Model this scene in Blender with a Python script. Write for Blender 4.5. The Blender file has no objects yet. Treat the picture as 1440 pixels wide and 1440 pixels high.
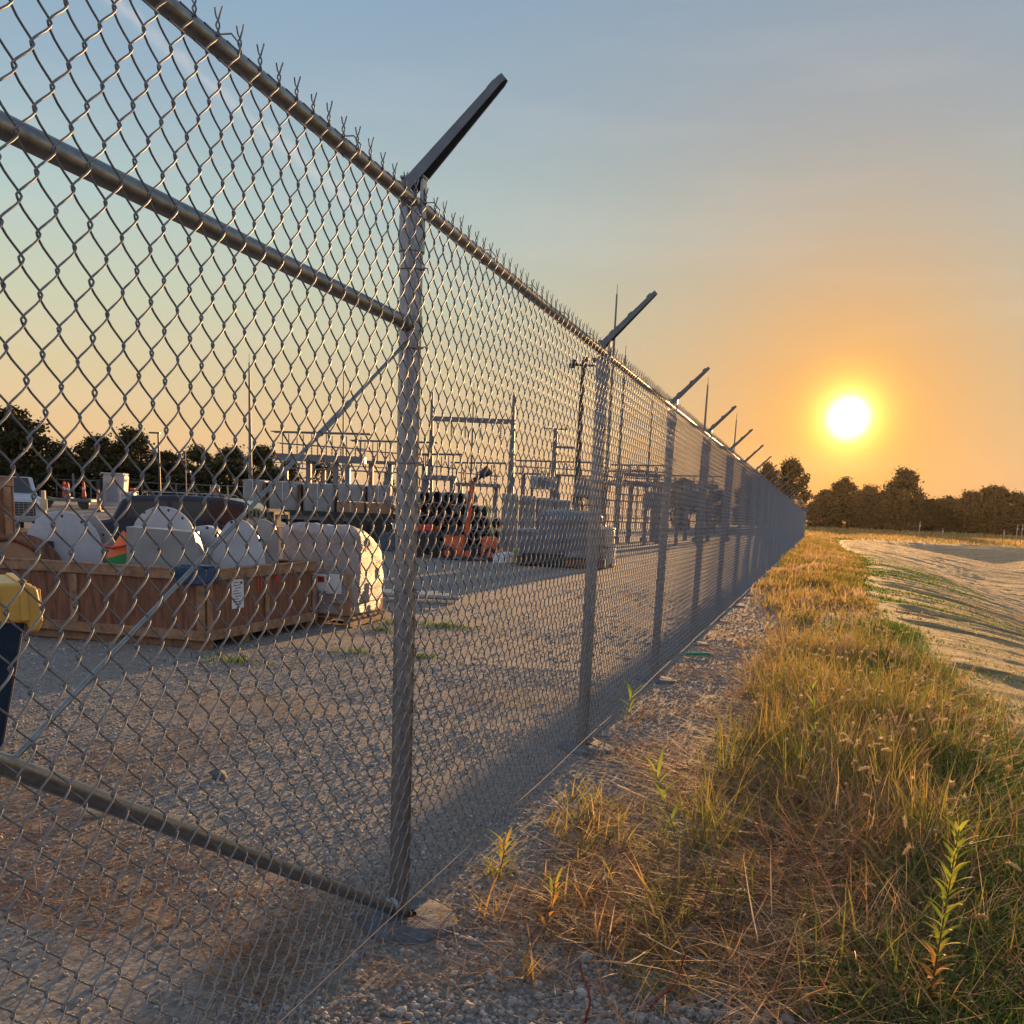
import bpy, math, random
import numpy as np
from mathutils import Vector, Matrix
random.seed(7); RNG = np.random.default_rng(7)
PI = math.pi
SC = bpy.context.scene
COL = SC.collection
# ---------------------------------------------------------------- camera model
CD, CH = 1.3305, 1.4751
YAW, PITCH, ROLL = 0.2779, 0.20525, 0.04155
FPX, PPY = 1442.3, 1019.9
FWD = np.array([-math.sin(YAW)*math.cos(PITCH), math.cos(YAW)*math.cos(PITCH), -math.sin(PITCH)])
RGT0 = np.array([math.cos(YAW), math.sin(YAW), 0.0])
UP0 = np.cross(RGT0, FWD)
RGT = math.cos(ROLL)*RGT0 + math.sin(ROLL)*UP0
UPV = math.cos(ROLL)*UP0 - math.sin(ROLL)*RGT0
FH = np.array([-math.sin(YAW), math.cos(YAW), 0.0])
CAM = np.array([CD, 0.0, CH])
def at(px, py, Z):
    "point seen at photo pixel (px,py), Z metres ahead"
    d = (px-720)/FPX*RGT - (py-PPY)/FPX*UPV + FWD
    return Vector(CAM + d*(Z/float(d@FH)))
def horizon(px): return 689.5+.0415*px
def xy(px, Z, py=None):
    p = at(px, horizon(px) if py is None else py, Z); return p.x, p.y
SUN_AZ, SUN_EL = math.radians(0.9), math.radians(5.4)
# ---------------------------------------------------------------- noise
def _hash(ix, iy, s):
    s = int(s*7)
    h = (ix*374761393 + iy*668265263 + s*1442695041) & 0xffffffff
    h = ((h ^ (h >> 13))*1274126177) & 0xffffffff
    return ((h ^ (h >> 16)) & 0xffff)/65535.0
def vnoise(x, y, s=0):
    x = np.asarray(x, float); y = np.asarray(y, float)
    ix = np.floor(x).astype(np.int64); iy = np.floor(y).astype(np.int64)
    fx = x-ix; fy = y-iy; fx = fx*fx*(3-2*fx); fy = fy*fy*(3-2*fy)
    a = _hash(ix, iy, s); b = _hash(ix+1, iy, s); c = _hash(ix, iy+1, s); d = _hash(ix+1, iy+1, s)
    return (a+(b-a)*fx)*(1-fy)+(c+(d-c)*fx)*fy
def fbm(x, y, s=0, o=4):
    v = 0; a = .5; t = 0
    for k in range(o):
        v = v+a*vnoise(np.asarray(x)*2**k, np.asarray(y)*2**k, s+k*17); t += a; a *= .5
    return v/t
def ss(a, b, x):
    t = np.clip((np.asarray(x, float)-a)/(b-a), 0, 1); return t*t*(3-2*t)
# ---------------------------------------------------------------- terrain
def basin_sd(x, y):
    # signed distance inside the basin outline (positive inside), rounded rectangle
    cx, cy, hx, hy, r = 16.45, 53.0, 14.2, 67.0, 9.0
    x = np.asarray(x, float)-1.2*np.sin(np.asarray(y)*.05)*ss(20, 60, y)-1.9*ss(25, 110, y)
    qx = np.abs(x-cx)-(hx-r); qy = np.abs(np.asarray(y, float)-cy)-(hy-r)
    return -(np.hypot(np.maximum(qx, 0), np.maximum(qy, 0))+np.minimum(np.maximum(qx, qy), 0)-r)
def gz(x, y):
    x = np.asarray(x, float); y = np.asarray(y, float)
    dx, dy = x-CD, y
    Z = dx*FH[0]+dy*FH[1]; X = dx*RGT0[0]+dy*RGT0[1]
    q = X/np.maximum(Z, 1)
    z = .9*ss(26, 62, Z)*ss(-.14, -.27, q)
    z = z+((fbm(x*.6, y*.6, 3)-.5)*.05+(fbm(x*3, y*3, 9)-.5)*.012)*(.12+.88*ss(.25, .8, np.abs(x)))
    verge = ss(.7, 1.4, x)*ss(3.0, 2.2, x)
    z = z+verge*(.05+.10*(fbm(x*1.2, y*.9, 21)-.35))
    d = basin_sd(x, y)
    tt = np.clip((d+.2)/(9.2+11*ss(62, 105, y)), 0, 1); z = z-1.75*tt*tt*(3-2*tt)
    return z
def gzf(x, y): return float(gz(x, y))
# ---------------------------------------------------------------- materials
def nodes(name):
    m = bpy.data.materials.new(name); m.use_nodes = True
    nt = m.node_tree; b = nt.nodes['Principled BSDF']
    return m, nt, b
def N(nt, t, **k):
    n = nt.nodes.new(t)
    for a, v in k.items(): setattr(n, a, v)
    return n
def ramp(nt, fac, stops):
    r = N(nt, 'ShaderNodeValToRGB'); e = r.color_ramp.elements
    while len(e) < len(stops): e.new(.5)
    for i, (p, c) in enumerate(stops): e[i].position = p; e[i].color = (*c, 1)
    nt.links.new(fac, r.inputs[0]); return r.outputs[0]
def mixc(nt, f, a, b, mode='MIX'):
    n = N(nt, 'ShaderNodeMix', data_type='RGBA', blend_type=mode)
    for i, v in ((0, f), (6, a), (7, b)):
        if isinstance(v, (int, float)): n.inputs[i].default_value = v
        elif isinstance(v, tuple): n.inputs[i].default_value = (*v, 1)
        else: nt.links.new(v, n.inputs[i])
    return n.outputs[2]
def noise(nt, scale, detail=4, rough=.6, vec=None, obj=False):
    n = N(nt, 'ShaderNodeTexNoise'); n.inputs['Scale'].default_value = scale
    n.inputs['Detail'].default_value = detail; n.inputs['Roughness'].default_value = rough
    if vec is None:
        g = N(nt, 'ShaderNodeTexCoord'); vec = g.outputs['Object']
    nt.links.new(vec, n.inputs['Vector']); return n.outputs['Fac']
def bump(nt, b, h, s, d=.01):
    n = N(nt, 'ShaderNodeBump'); n.inputs['Strength'].default_value = s; n.inputs['Distance'].default_value = d
    nt.links.new(h, n.inputs['Height']); nt.links.new(n.outputs[0], b.inputs['Normal'])
MATS = {}
def mat(name, c, rough=.6, metal=0., var=.25, scale=6., bmp=.15, bd=.004, c2=None, spec=.5, stretch=None, trans=0.):
    if name in MATS: return MATS[name]
    m, nt, b = nodes(name)
    b.inputs['Roughness'].default_value = rough; b.inputs['Metallic'].default_value = metal
    b.inputs['Specular IOR Level'].default_value = spec
    vec = None
    if stretch:
        g = N(nt, 'ShaderNodeTexCoord'); mp = N(nt, 'ShaderNodeMapping'); mp.inputs['Scale'].default_value = stretch
        nt.links.new(g.outputs['Object'], mp.inputs[0]); vec = mp.outputs[0]
    f = noise(nt, scale, vec=vec)
    lo = tuple(max(0, v*(1-var)) for v in c); hi = c2 or tuple(min(1, v*(1+var)) for v in c)
    col = ramp(nt, f, [(.3, lo), (.7, hi)])
    nt.links.new(col, b.inputs['Base Color'])
    if bmp: bump(nt, b, noise(nt, scale*6, vec=vec), bmp, bd)
    if trans: b.inputs['Transmission Weight'].default_value = 0
    MATS[name] = m; return m
STEEL = mat('galvanized_steel', (.25, .26, .275), .36, .85, .22, 28, .06, .002)
WIRE = mat('galvanized_wire', (.20, .205, .22), .58, .5, .2, 60, 0)
TWIRE = mat('dull_tension_wire', (.16, .16, .165), .75, .3, .2, 60, 0)
ARM = mat('pressed_steel', (.13, .15, .175), .5, .6, .15, 18, .05, .002)
CONC = mat('concrete', (.11, .13, .16), .95, 0, .35, 22, .9, .012)
WOOD = mat('crate_plywood', (.17, .072, .038), .75, 0, .5, 3.5, .25, .004, stretch=(6, 6, 1))
WOODL = mat('crate_pine', (.27, .15, .085), .75, 0, .45, 3, .3, .004, stretch=(3, 3, 3))
PALE = mat('weathered_lumber', (.5, .40, .27), .75, 0, .25, 4, .3, .004)
WHITE = mat('painted_white_metal', (.40, .43, .48), .45, .0, .20, 2.6, .05)
GREYM = mat('painted_grey_metal', (.26, .265, .265), .5, .0, .2, 3, .05)
DARK = mat('black_rubber', (.02, .02, .022), .6, 0, .3, 8, .1)
NAVY = mat('navy_tarp', (.012, .02, .05), .38, 0, .35, 2.5, .35, .03)
BLUE = mat('blue_tarp', (.012, .045, .11), .45, 0, .3, 8, .4, .02)
YEL = mat('yellow_plastic', (.52, .31, .06), .4, 0, .12, 5, .06)
BIN = mat('dark_blue_plastic', (.010, .028, .06), .65, 0, .3, 6, .08, spec=.25)
ORG = mat('orange_paint', (.62, .10, .02), .45, 0, .25, 6, .1)
ORG2 = mat('safety_orange', (.80, .16, .03), .5, 0, .1, 6, 0)
REDP = mat('red_plastic', (.62, .05, .03), .5, 0, .12, 6, 0)
GREEN = mat('green_plastic', (.0, .22, .04), .45, 0, .2, 6, .1)
GREENS = mat('teal_paint', (.02, .30, .20), .45, 0, .2, 20, .1)
WRAP = mat('stretch_wrap', (.36, .31, .30), .55, 0, .2, 9, 1.0, .03)
CARD = mat('cardboard', (.33, .19, .11), .8, 0, .15, 4, .1)
BALE = mat('grey_wrapped_block', (.25, .25, .25), .6, 0, .2, 3, .5, .03)
PIPEG = mat('grey_pipe', (.25, .25, .26), .5, 0, .25, 6, .05)
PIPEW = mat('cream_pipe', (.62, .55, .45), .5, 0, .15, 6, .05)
SUBST = mat('substation_steel', (.15, .155, .175), .6, .1, .15, 4, 0)
GLASS = mat('dark_glass', (.02, .025, .03), .08, 0, .1, 2, 0)
BARK = mat('bark', (.05, .035, .025), .9, 0, .35, 6, .6, .03)
CHROME = mat('headlamp_glass', (.7, .7, .7), .12, .6, .1, 3, 0)
PAPER = mat('paper_label', (.62, .64, .66), .7, 0, .06, 9, 0)
INK = mat('dark_ink', (.03, .03, .04), .7, 0, .1, 9, 0)
REDINK = mat('red_ink', (.5, .03, .02), .7, 0, .1, 9, 0)
SKIN = mat('skin', (.42, .22, .15), .6, 0, .1, 9, 0)
HIVIS = mat('hivis_cloth', (.62, .42, .12), .8, 0, .15, 9, .1)
GREYC = mat('grey_cloth', (.16, .16, .18), .9, 0, .2, 9, .1)

def leafy(name, cA, cB, trans=.45, rough=.65, useattr=True):
    m, nt, b = nodes(name)
    b.inputs['Roughness'].default_value = rough; b.inputs['Specular IOR Level'].default_value = .25
    if useattr:
        a = N(nt, 'ShaderNodeAttribute', attribute_name='tint'); f = a.outputs['Fac']
    else:
        f = noise(nt, .35, 2)
    col = ramp(nt, f, [(0, cA), (1, cB)])
    nt.links.new(col, b.inputs['Base Color'])
    t = N(nt, 'ShaderNodeBsdfTranslucent'); nt.links.new(col, t.inputs[0])
    mx = N(nt, 'ShaderNodeMixShader'); mx.inputs[0].default_value = trans
    nt.links.new(b.outputs[0], mx.inputs[1]); nt.links.new(t.outputs[0], mx.inputs[2])
    nt.links.new(mx.outputs[0], nt.nodes['Material Output'].inputs[0])
    MATS[name] = m; return m
def leafy3(name, stops, trans=.45):
    m = leafy(name, (0, 0, 0), (1, 1, 1), trans)
    r = [n for n in m.node_tree.nodes if n.type == 'VALTORGB'][0]; e = r.color_ramp.elements
    while len(e) < len(stops): e.new(.5)
    for i, (p, c) in enumerate(stops): e[i].position = p; e[i].color = (*c, 1)
    return m
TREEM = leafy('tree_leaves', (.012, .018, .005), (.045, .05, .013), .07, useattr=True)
DRYG = leafy3('dry_grass_blades', [(0, (.15, .065, .035)), (.4, (.33, .165, .08)), (.75, (.48, .29, .15)), (1, (.66, .52, .35))], .4)
MIXG = leafy3('mixed_grass_blades', [(0, (.08, .12, .018)), (.3, (.21, .23, .04)), (.5, (.36, .27, .07)), (.8, (.46, .28, .11)), (1, (.62, .46, .26))], .5)
GRNG = leafy3('green_grass_blades', [(0, (.035, .08, .014)), (.6, (.09, .17, .027)), (1, (.22, .27, .05))], .5)
SEEDM = leafy3('seed_head_bristles', [(0, (.46, .33, .16)), (1, (.78, .64, .40))], .5)
WEEDM = leafy3('weed_leaf', [(0, (.14, .24, .03)), (.6, (.34, .40, .06)), (1, (.60, .27, .07))], .55)
REDST = mat('red_stem', (.22, .03, .03), .6, 0, .2, 20, 0)
STEMM = mat('brown_stem', (.13, .07, .03), .7, 0, .2, 20, 0)
# ---------------------------------------------------------------- object helpers
def tag(o, label=None, cat=None, group=None, kind=None):
    if label: o['label'] = label
    if cat: o['category'] = cat
    if group: o['group'] = group
    if kind: o['kind'] = kind
    return o
def empty(name, loc=(0, 0, 0), rz=0., label=None, cat=None, group=None):
    o = bpy.data.objects.new(name, None); COL.objects.link(o)
    o.location = loc; o.rotation_euler = (0, 0, rz); o.empty_display_size = .2
    return tag(o, label, cat, group)
def link(name, me, m, parent=None, smooth=False):
    if m is not None: me.materials.append(m)
    o = bpy.data.objects.new(name, me); COL.objects.link(o)
    if parent is not None: o.parent = parent
    return o
def copy_tree(o, parent=None):
    kids = list(o.children)
    c = o.copy(); COL.objects.link(c); c.parent = parent
    for ch in kids: copy_tree(ch, c)
    return c
def npmesh(name, V, F, m=None, smooth=False, tint=None, parent=None):
    V = np.asarray(V, np.float32).reshape(-1, 3); F = np.asarray(F, np.int32); k = F.shape[1]
    me = bpy.data.meshes.new(name)
    me.vertices.add(len(V)); me.vertices.foreach_set('co', V.ravel())
    me.loops.add(F.size); me.loops.foreach_set('vertex_index', F.ravel())
    me.polygons.add(len(F))
    me.polygons.foreach_set('loop_start', np.arange(0, F.size, k, dtype=np.int32))
    me.polygons.foreach_set('loop_total', np.full(len(F), k, np.int32))
    if smooth: me.polygons.foreach_set('use_smooth', np.ones(len(F), bool))
    me.update(calc_edges=True)
    if tint is not None:
        a = me.attributes.new('tint', 'FLOAT', 'POINT'); a.data.foreach_set('value', np.asarray(tint, np.float32))
    return link(name, me, m, parent)
class MB:
    def __init__(s): s.v = []; s.f = []; s.sm = []
    def add(s, vs, fs, smooth=False):
        b = len(s.v); s.v += [tuple(v) for v in vs]; s.f += [tuple(b+i for i in f) for f in fs]; s.sm += [smooth]*len(fs); return s
    def box(s, c, d, rz=0., M=None, taper=1., tapery=None):
        x, y, z = d[0]/2, d[1]/2, d[2]/2; ty = taper if tapery is None else tapery
        vs = [(-x, -y, -z), (x, -y, -z), (x, y, -z), (-x, y, -z), (-x*taper, -y*ty, z), (x*taper, -y*ty, z), (x*taper, y*ty, z), (-x*taper, y*ty, z)]
        R = M if M is not None else Matrix.Rotation(rz, 3, 'Z')
        vs = [R @ Vector(v)+Vector(c) for v in vs]
        return s.add(vs, [(3, 2, 1, 0), (4, 5, 6, 7), (0, 1, 5, 4), (1, 2, 6, 5), (2, 3, 7, 6), (3, 0, 4, 7)])
    def rod(s, a, b, r0, r1=None, n=10, cap=True):
        a, b = Vector(a), Vector(b); r1 = r0 if r1 is None else r1
        t = (b-a).normalized(); u = t.orthogonal().normalized(); w = t.cross(u)
        vs = [p+(u*math.cos(2*PI*i/n)+w*math.sin(2*PI*i/n))*r for p, r in ((a, r0), (b, r1)) for i in range(n)]
        s.add(vs, [(i, (i+1) % n, n+(i+1) % n, n+i) for i in range(n)], True)
        if cap: s.add(vs[:n], [tuple(range(n-1, -1, -1))]); s.add(vs[n:], [tuple(range(n))])
        return s
    def pipe(s, a, b, r, wall=.1, n=16):      # hollow, open ended
        a, b = Vector(a), Vector(b); t = (b-a).normalized(); u = t.orthogonal().normalized(); w = t.cross(u); ri = r*(1-wall)
        ring = lambda p, q: [p+(u*math.cos(2*PI*i/n)+w*math.sin(2*PI*i/n))*q for i in range(n)]
        vs = ring(a, r)+ring(b, r)+ring(a, ri)+ring(b, ri)
        f = []
        for i in range(n):
            j = (i+1) % n
            f += [(i, j, n+j, n+i), (2*n+j, 2*n+i, 3*n+i, 3*n+j), (j, i, 2*n+i, 2*n+j), (n+i, n+j, 3*n+j, 3*n+i)]
        return s.add(vs, f, True)
    def path(s, pts, r, n=6, r1=None):
        pts = [Vector(p) for p in pts]; m = len(pts); vs = []; u = None
        for i, p in enumerate(pts):
            t = (pts[min(i+1, m-1)]-pts[max(i-1, 0)]).normalized()
            if u is None: u = t.orthogonal().normalized()
            u = (u-t*u.dot(t)).normalized(); w = t.cross(u); rr = r+(0 if r1 is None else (r1-r)*i/(m-1))
            vs += [p+(u*math.cos(2*PI*k/n)+w*math.sin(2*PI*k/n))*rr for k in range(n)]
        f = [(i*n+k, i*n+(k+1) % n, (i+1)*n+(k+1) % n, (i+1)*n+k) for i in range(m-1) for k in range(n)]
        s.add(vs, f, True); s.add(vs[:n], [tuple(range(n-1, -1, -1))]); s.add(vs[-n:], [tuple(range(n))]); return s
    def prism(s, poly, th, M=None):
        "2D poly in local XZ, thickness along Y from 0 to th"
        n = len(poly); vs = [Vector((x, 0, z)) for x, z in poly]+[Vector((x, th, z)) for x, z in poly]
        if M is not None: vs = [M @ v for v in vs]
        return s.add(vs, [tuple(range(n)), tuple(range(2*n-1, n-1, -1))]+[((i+1) % n, i, n+i, n+(i+1) % n) for i in range(n)])
    def build(s, name, m, parent=None, bevel=0., seg=2):
        me = bpy.data.meshes.new(name); me.from_pydata([tuple(v) for v in s.v], [], s.f); me.validate(); 
        if len(me.polygons) == len(s.sm): me.polygons.foreach_set('use_smooth', s.sm)
        me.update()
        o = link(name, me, m, parent)
        if bevel:
            md = o.modifiers.new('b', 'BEVEL'); md.width = bevel; md.segments = seg; md.limit_method = 'ANGLE'
        return o
def blob(name, pts_fn, m, parent=None, nu=40, nv=20):
    "closed surface from a function of (u,v) -> xyz; v from 0 (bottom) to 1 (top)"
    V = []; 
    for j in range(nv+1):
        for i in range(nu): V.append(pts_fn(i/nu, j/nv))
    F = [(j*nu+i, j*nu+(i+1) % nu, (j+1)*nu+(i+1) % nu, (j+1)*nu+i) for j in range(nv) for i in range(nu)]
    return npmesh(name, V, F, m, True, parent=parent)
def wrapped(name, w, d, h, m, parent=None, seed=0, r=.18, amp=.05, top=.3, z0=0.):
    "soft draped block: rounded box with folds"
    def f(u, v):
        a = 2*PI*u; c, s = math.cos(a), math.sin(a); k = 5.0
        q = (abs(c)**k+abs(s)**k)**(-1/k)
        t = min(1, v/.7)
        sh = 1.0 if v < .7 else max(0., math.cos((v-.7)/.3*PI/2))**.45
        z = h*(1-top*.25)*t if v <= .7 else h*(1-top*.25)+h*top*.25*math.sin((v-.7)/.3*PI/2)
        n = float(fbm(u*9+seed, v*4+seed, seed, 3)-.5)*amp*2+math.sin(u*2*PI*9+seed)*amp*.25*(1-v)
        n2 = float(fbm(c*2+seed, s*2+v, seed+5, 3)-.5)*amp*1.6
        return (w/2*q*c*sh*(1+n*.5)+n*c*.6, d/2*q*s*sh*(1+n*.5)+n*s*.6, z0+z+(n2 if v > .6 else 0))
    return blob(name, f, m, parent, 64, 26)
def frame(px, Z, rot=0., lift=0.):
    "empty location + rotation: local +X = camera right rotated by rot, at pixel column px, distance Z"
    x, y = xy(px, Z); return (x, y, gzf(x, y)+lift), YAW+rot
# ---------------------------------------------------------------- GROUND
def axis(lo, hi, c0, c1, fine, grow):
    a = [c0]
    s = fine
    while a[-1] < c1: a.append(a[-1]+fine)
    while a[-1] < hi: s *= grow; a.append(a[-1]+s)
    s = fine; b = [c0]
    while b[-1] > lo: s *= grow; b.append(b[-1]-s)
    return np.array(b[:0:-1]+a)
def grid(xs, ys, zf):
    X, Y = np.meshgrid(xs, ys); Z = zf(X, Y); n, k = X.shape
    V = np.stack([X, Y, Z], -1).reshape(-1, 3); i = np.arange(n*k).reshape(n, k)
    F = np.stack([i[:-1, :-1], i[:-1, 1:], i[1:, 1:], i[1:, :-1]], -1).reshape(-1, 4); return V, F
def ground_mat():
    m, nt, b = nodes('gravel_and_dirt')
    g = N(nt, 'ShaderNodeNewGeometry'); P = g.outputs['Position']
    sx = N(nt, 'ShaderNodeSeparateXYZ'); nt.links.new(P, sx.inputs[0])
    big = noise(nt, .35, 3, vec=P); mid = noise(nt, 2.2, 5, vec=P); fine = noise(nt, 38, 6, .75, vec=P)
    vor = N(nt, 'ShaderNodeTexVoronoi'); vor.inputs['Scale'].default_value = 42; nt.links.new(P, vor.inputs['Vector'])
    vor2 = N(nt, 'ShaderNodeTexVoronoi'); vor2.inputs['Scale'].default_value = 15; nt.links.new(P, vor2.inputs['Vector'])
    grav = ramp(nt, vor.outputs['Color'], [(0, (.10, .093, .083)), (.5, (.22, .205, .185)), (1, (.40, .38, .35))])
    grav2 = ramp(nt, fine, [(.3, (.10, .094, .085)), (.7, (.265, .25, .23))])
    col = mixc(nt, .5, grav, grav2)
    dirt = ramp(nt, mid, [(.3, (.13, .10, .08)), (.7, (.25, .20, .155))])
    f = ramp(nt, big, [(.42, (0, 0, 0)), (.6, (1, 1, 1))])
    col = mixc(nt, mixc(nt, .22, (0, 0, 0), f), col, dirt)
    # soil of the verge, darker brown, beyond a wavering edge
    ad = N(nt, 'ShaderNodeMath', operation='MULTIPLY_ADD'); nt.links.new(mid, ad.inputs[0]); ad.inputs[1].default_value = 1.1; nt.links.new(sx.outputs[0], ad.inputs[2])
    mr = N(nt, 'ShaderNodeMapRange'); mr.inputs[1].default_value = 1.35; mr.inputs[2].default_value = 1.8; nt.links.new(ad.outputs[0], mr.inputs[0])
    soil = ramp(nt, fine, [(.3, (.075, .055, .035)), (.7, (.17, .13, .08))])
    col = mixc(nt, mr.outputs[0], col, soil)
    nt.links.new(col, b.inputs['Base Color']); b.inputs['Roughness'].default_value = .95; b.inputs['Specular IOR Level'].default_value = .2
    hh = N(nt, 'ShaderNodeMath', operation='MULTIPLY_ADD'); nt.links.new(vor.outputs['Distance'], hh.inputs[0]); hh.inputs[1].default_value = -.6; nt.links.new(fine, hh.inputs[2])
    h2 = N(nt, 'ShaderNodeMath', operation='MULTIPLY_ADD'); nt.links.new(vor2.outputs['Distance'], h2.inputs[0]); h2.inputs[1].default_value = -.5; nt.links.new(hh.outputs[0], h2.inputs[2])
    bump(nt, b, h2.outputs[0], .6, .012)
    return m
xs = axis(-250, 250, -5.0, 3.4, .045, 1.06); ys = axis(-40, 420, 1.5, 12, .05, 1.03)
V, F = grid(xs, ys, lambda x, y: gz(x, y)-.06*ss(.15, .6, basin_sd(x, y)))
tag(npmesh('ground', V, F, ground_mat(), True), kind='structure')
# straw blanket lining the basin: own sheet a few cm above the soil, ragged near edge, seams running down the bank
def blanket_z(x, y):
    d = basin_sd(x, y)
    w = fbm(x*.10+y*.12, y*.9+x*.10, 31, 4)      # long wrinkles running down the bank
    yy = y+.22*x+1.4*fbm(x*.25, y*.15, 77, 2)+.35*np.sin(x*.6)
    seam = np.exp(-((yy/1.9) % 1.0-.5)**2/.012)*.032
    k = 1+.25*ss(10, 60, y)
    return gz(x, y)+.01+(w-.5)*.095*k*ss(-.1, 1.2, d)+seam*k*ss(.1, 1, d)+(fbm(x*2.2, y*6, 44, 3)-.5)*.028*k
def blanket_mat():
    m, nt, b = nodes('straw_blanket')
    g = N(nt, 'ShaderNodeNewGeometry'); P = g.outputs['Position']
    mp = N(nt, 'ShaderNodeMapping'); mp.inputs['Scale'].default_value = (.5, 4, 1); nt.links.new(P, mp.inputs[0])
    a = noise(nt, 3, 6, .7, vec=mp.outputs[0]); c = noise(nt, .45, 4, vec=P); fn = noise(nt, 60, 4, .8, vec=P)
    straw = ramp(nt, a, [(.25, (.22, .13, .06)), (.5, (.50, .34, .18)), (.75, (.70, .52, .31))])
    straw = mixc(nt, .35, straw, ramp(nt, fn, [(.3, (.17, .11, .06)), (.7, (.6, .48, .33))]))
    grn = ramp(nt, fn, [(.3, (.06, .09, .02)), (.7, (.16, .19, .05))])
    # young grass growing through the upper bank
    sx = N(nt, 'ShaderNodeSeparateXYZ'); nt.links.new(P, sx.inputs[0])
    mr = N(nt, 'ShaderNodeMapRange'); mr.inputs[1].default_value = 8.5; mr.inputs[2].default_value = 3.4; nt.links.new(sx.outputs[0], mr.inputs[0])
    mul = N(nt, 'ShaderNodeMath', operation='MULTIPLY'); nt.links.new(mr.outputs[0], mul.inputs[0])
    nt.links.new(ramp(nt, a, [(.42, (0, 0, 0)), (.62, (.85, .85, .85))]), mul.inputs[1])
    col = mixc(nt, mul.outputs[0], straw, grn)
    wv = N(nt, 'ShaderNodeTexWave', wave_type='BANDS', bands_direction='Y'); mq = N(nt, 'ShaderNodeMapping'); mq.inputs['Rotation'].default_value = (0, 0, -.21); nt.links.new(P, mq.inputs[0]); nt.links.new(mq.outputs[0], wv.inputs['Vector'])
    wv.inputs['Scale'].default_value = .30; wv.inputs['Distortion'].default_value = 3.5; wv.inputs['Detail'].default_value = 3; wv.inputs['Detail Scale'].default_value = .6
    col = mixc(nt, ramp(nt, wv.outputs['Fac'], [(.0, (.75, .75, .75)), (.16, (0, 0, 0))]), col, (.13, .10, .045))
    nt.links.new(col, b.inputs['Base Color']); b.inputs['Roughness'].default_value = .9; b.inputs['Specular IOR Level'].default_value = .2
    s = N(nt, 'ShaderNodeMath', operation='ADD'); nt.links.new(fn, s.inputs[0]); nt.links.new(a, s.inputs[1])
    bump(nt, b, s.outputs[0], .8, .03); return m
bx = np.concatenate([np.arange(2.4, 12, .085), 12*1.035**np.arange(0, 34)]); by = np.concatenate([np.arange(-2, 30, .11), 30*1.0045**np.arange(1, 320)])
V, F = grid(bx, by, blanket_z)
X, Y = V[:, 0], V[:, 1]
keep = (basin_sd(X, Y) > 1.6) | ((basin_sd(X, Y) > .3) & ((Y > 85) | (X > 9))) | (basin_sd(X, Y) > .02+.75*(fbm(X*.9, Y*.7, 55)-.35)+.25*(fbm(X*4, Y*3, 56)-.5))
F = F[keep[F].all(1)]
tag(npmesh('straw_blanket', V, F, blanket_mat(), True), kind='structure')
# ---------------------------------------------------------------- vegetation and stones as numpy meshes
def blades(P, L, Wd, head, lean, curve, tint, nseg=4, twist=None):
    n = len(P); h = np.stack([np.cos(head), np.sin(head), np.zeros(n)], 1); up = np.array([0, 0, 1.])
    tw = (head+PI/2+(twist if twist is not None else 0)); side = np.stack([np.cos(tw), np.sin(tw), np.zeros(n)], 1)
    p = P.copy(); V = np.zeros((n, nseg+1, 2, 3))
    for k in range(nseg+1):
        t = k/nseg; w = Wd*(1-t**1.6)*(.7 if k == 0 else 1)+Wd*.04
        V[:, k, 0] = p-side*w[:, None]*.5; V[:, k, 1] = p+side*w[:, None]*.5
        th = lean+curve*(t+.5/nseg)
        p = p+(L/nseg)[:, None]*(h*np.sin(th)[:, None]+up*np.cos(th)[:, None])
        p[:, 2] = np.maximum(p[:, 2], P[:, 2]+.004)
    b = np.arange(n)[:, None]*(nseg+1)*2+np.arange(nseg)[None]*2
    F = np.stack([b, b+1, b+3, b+2], -1).reshape(-1, 4)
    return V.reshape(-1, 3), F, np.repeat(tint, (nseg+1)*2), p
def scatter(n, x0, x1, y0, y1, dens, ypow=1.):
    m = int(n*1.0); x = RNG.uniform(x0, x1, m)
    t = RNG.uniform(0, 1, m)**ypow; y = y0+(y1-y0)*t
    k = RNG.uniform(0, 1, m) < dens(x, y); return x[k], y[k]
def field(name, sets, m, kind='stuff', label=None):
    Vs, Fs, Ts = [], [], []; b = 0
    for V, F, T in sets: Vs.append(V); Fs.append(F+b); Ts.append(T); b += len(V)
    return tag(npmesh(name, np.concatenate(Vs), np.concatenate(Fs), m, False, np.concatenate(Ts)), label=label, kind=kind)
def mkblades(x, y, L, W, lean, curve, tint, nseg=4, dz=0):
    n = len(x); z = gz(x, y)+dz
    r = blades(np.stack([x, y, z], 1), L, W, RNG.uniform(0, 2*PI, n), lean, curve, tint, nseg, RNG.normal(0, .5, n)); return r
U = lambda a, b, n: RNG.uniform(a, b, n)
def patch(x, y, f, s, lo, hi): return ss(lo, hi, fbm(x*f, y*f, s))
# dry straw lying flat: by the fence foot, on the verge and inside the yard in the near corner
sets = []
def d_flat(x, y):
    a = ss(.25, .75, x+.5*(fbm(x*1.3, y*1.3, 4)-.5))*ss(2.3, 1.7, x)*ss(3.1, 3.7, y+.6*(fbm(x*2, y*2, 8)-.5)+.5*ss(.9, 1.7, x))
    a = a*(.35+.65*patch(x, y, 1.1, 12, .35, .6))
    return a*ss(9.5, 6.0, y)
x, y = scatter(52000, .1, 2.7, 2.6, 9.5, d_flat, 1.3); n = len(x)
sets.append(mkblades(x, y, U(.08, .34, n), U(.002, .0065, n), U(1.2, 1.62, n), U(-.25, .3, n), U(0, 1, n)**1.3, 3, U(.0, .05, n))[:3])
def d_yard(x, y): return np.maximum(.5*patch(x, y, .9, 60, .52, .68), .8*patch(x, y, 1.6, 61, .40, .6)*ss(3.8, 3.0, y))*ss(.0, -.2, x)
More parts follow.
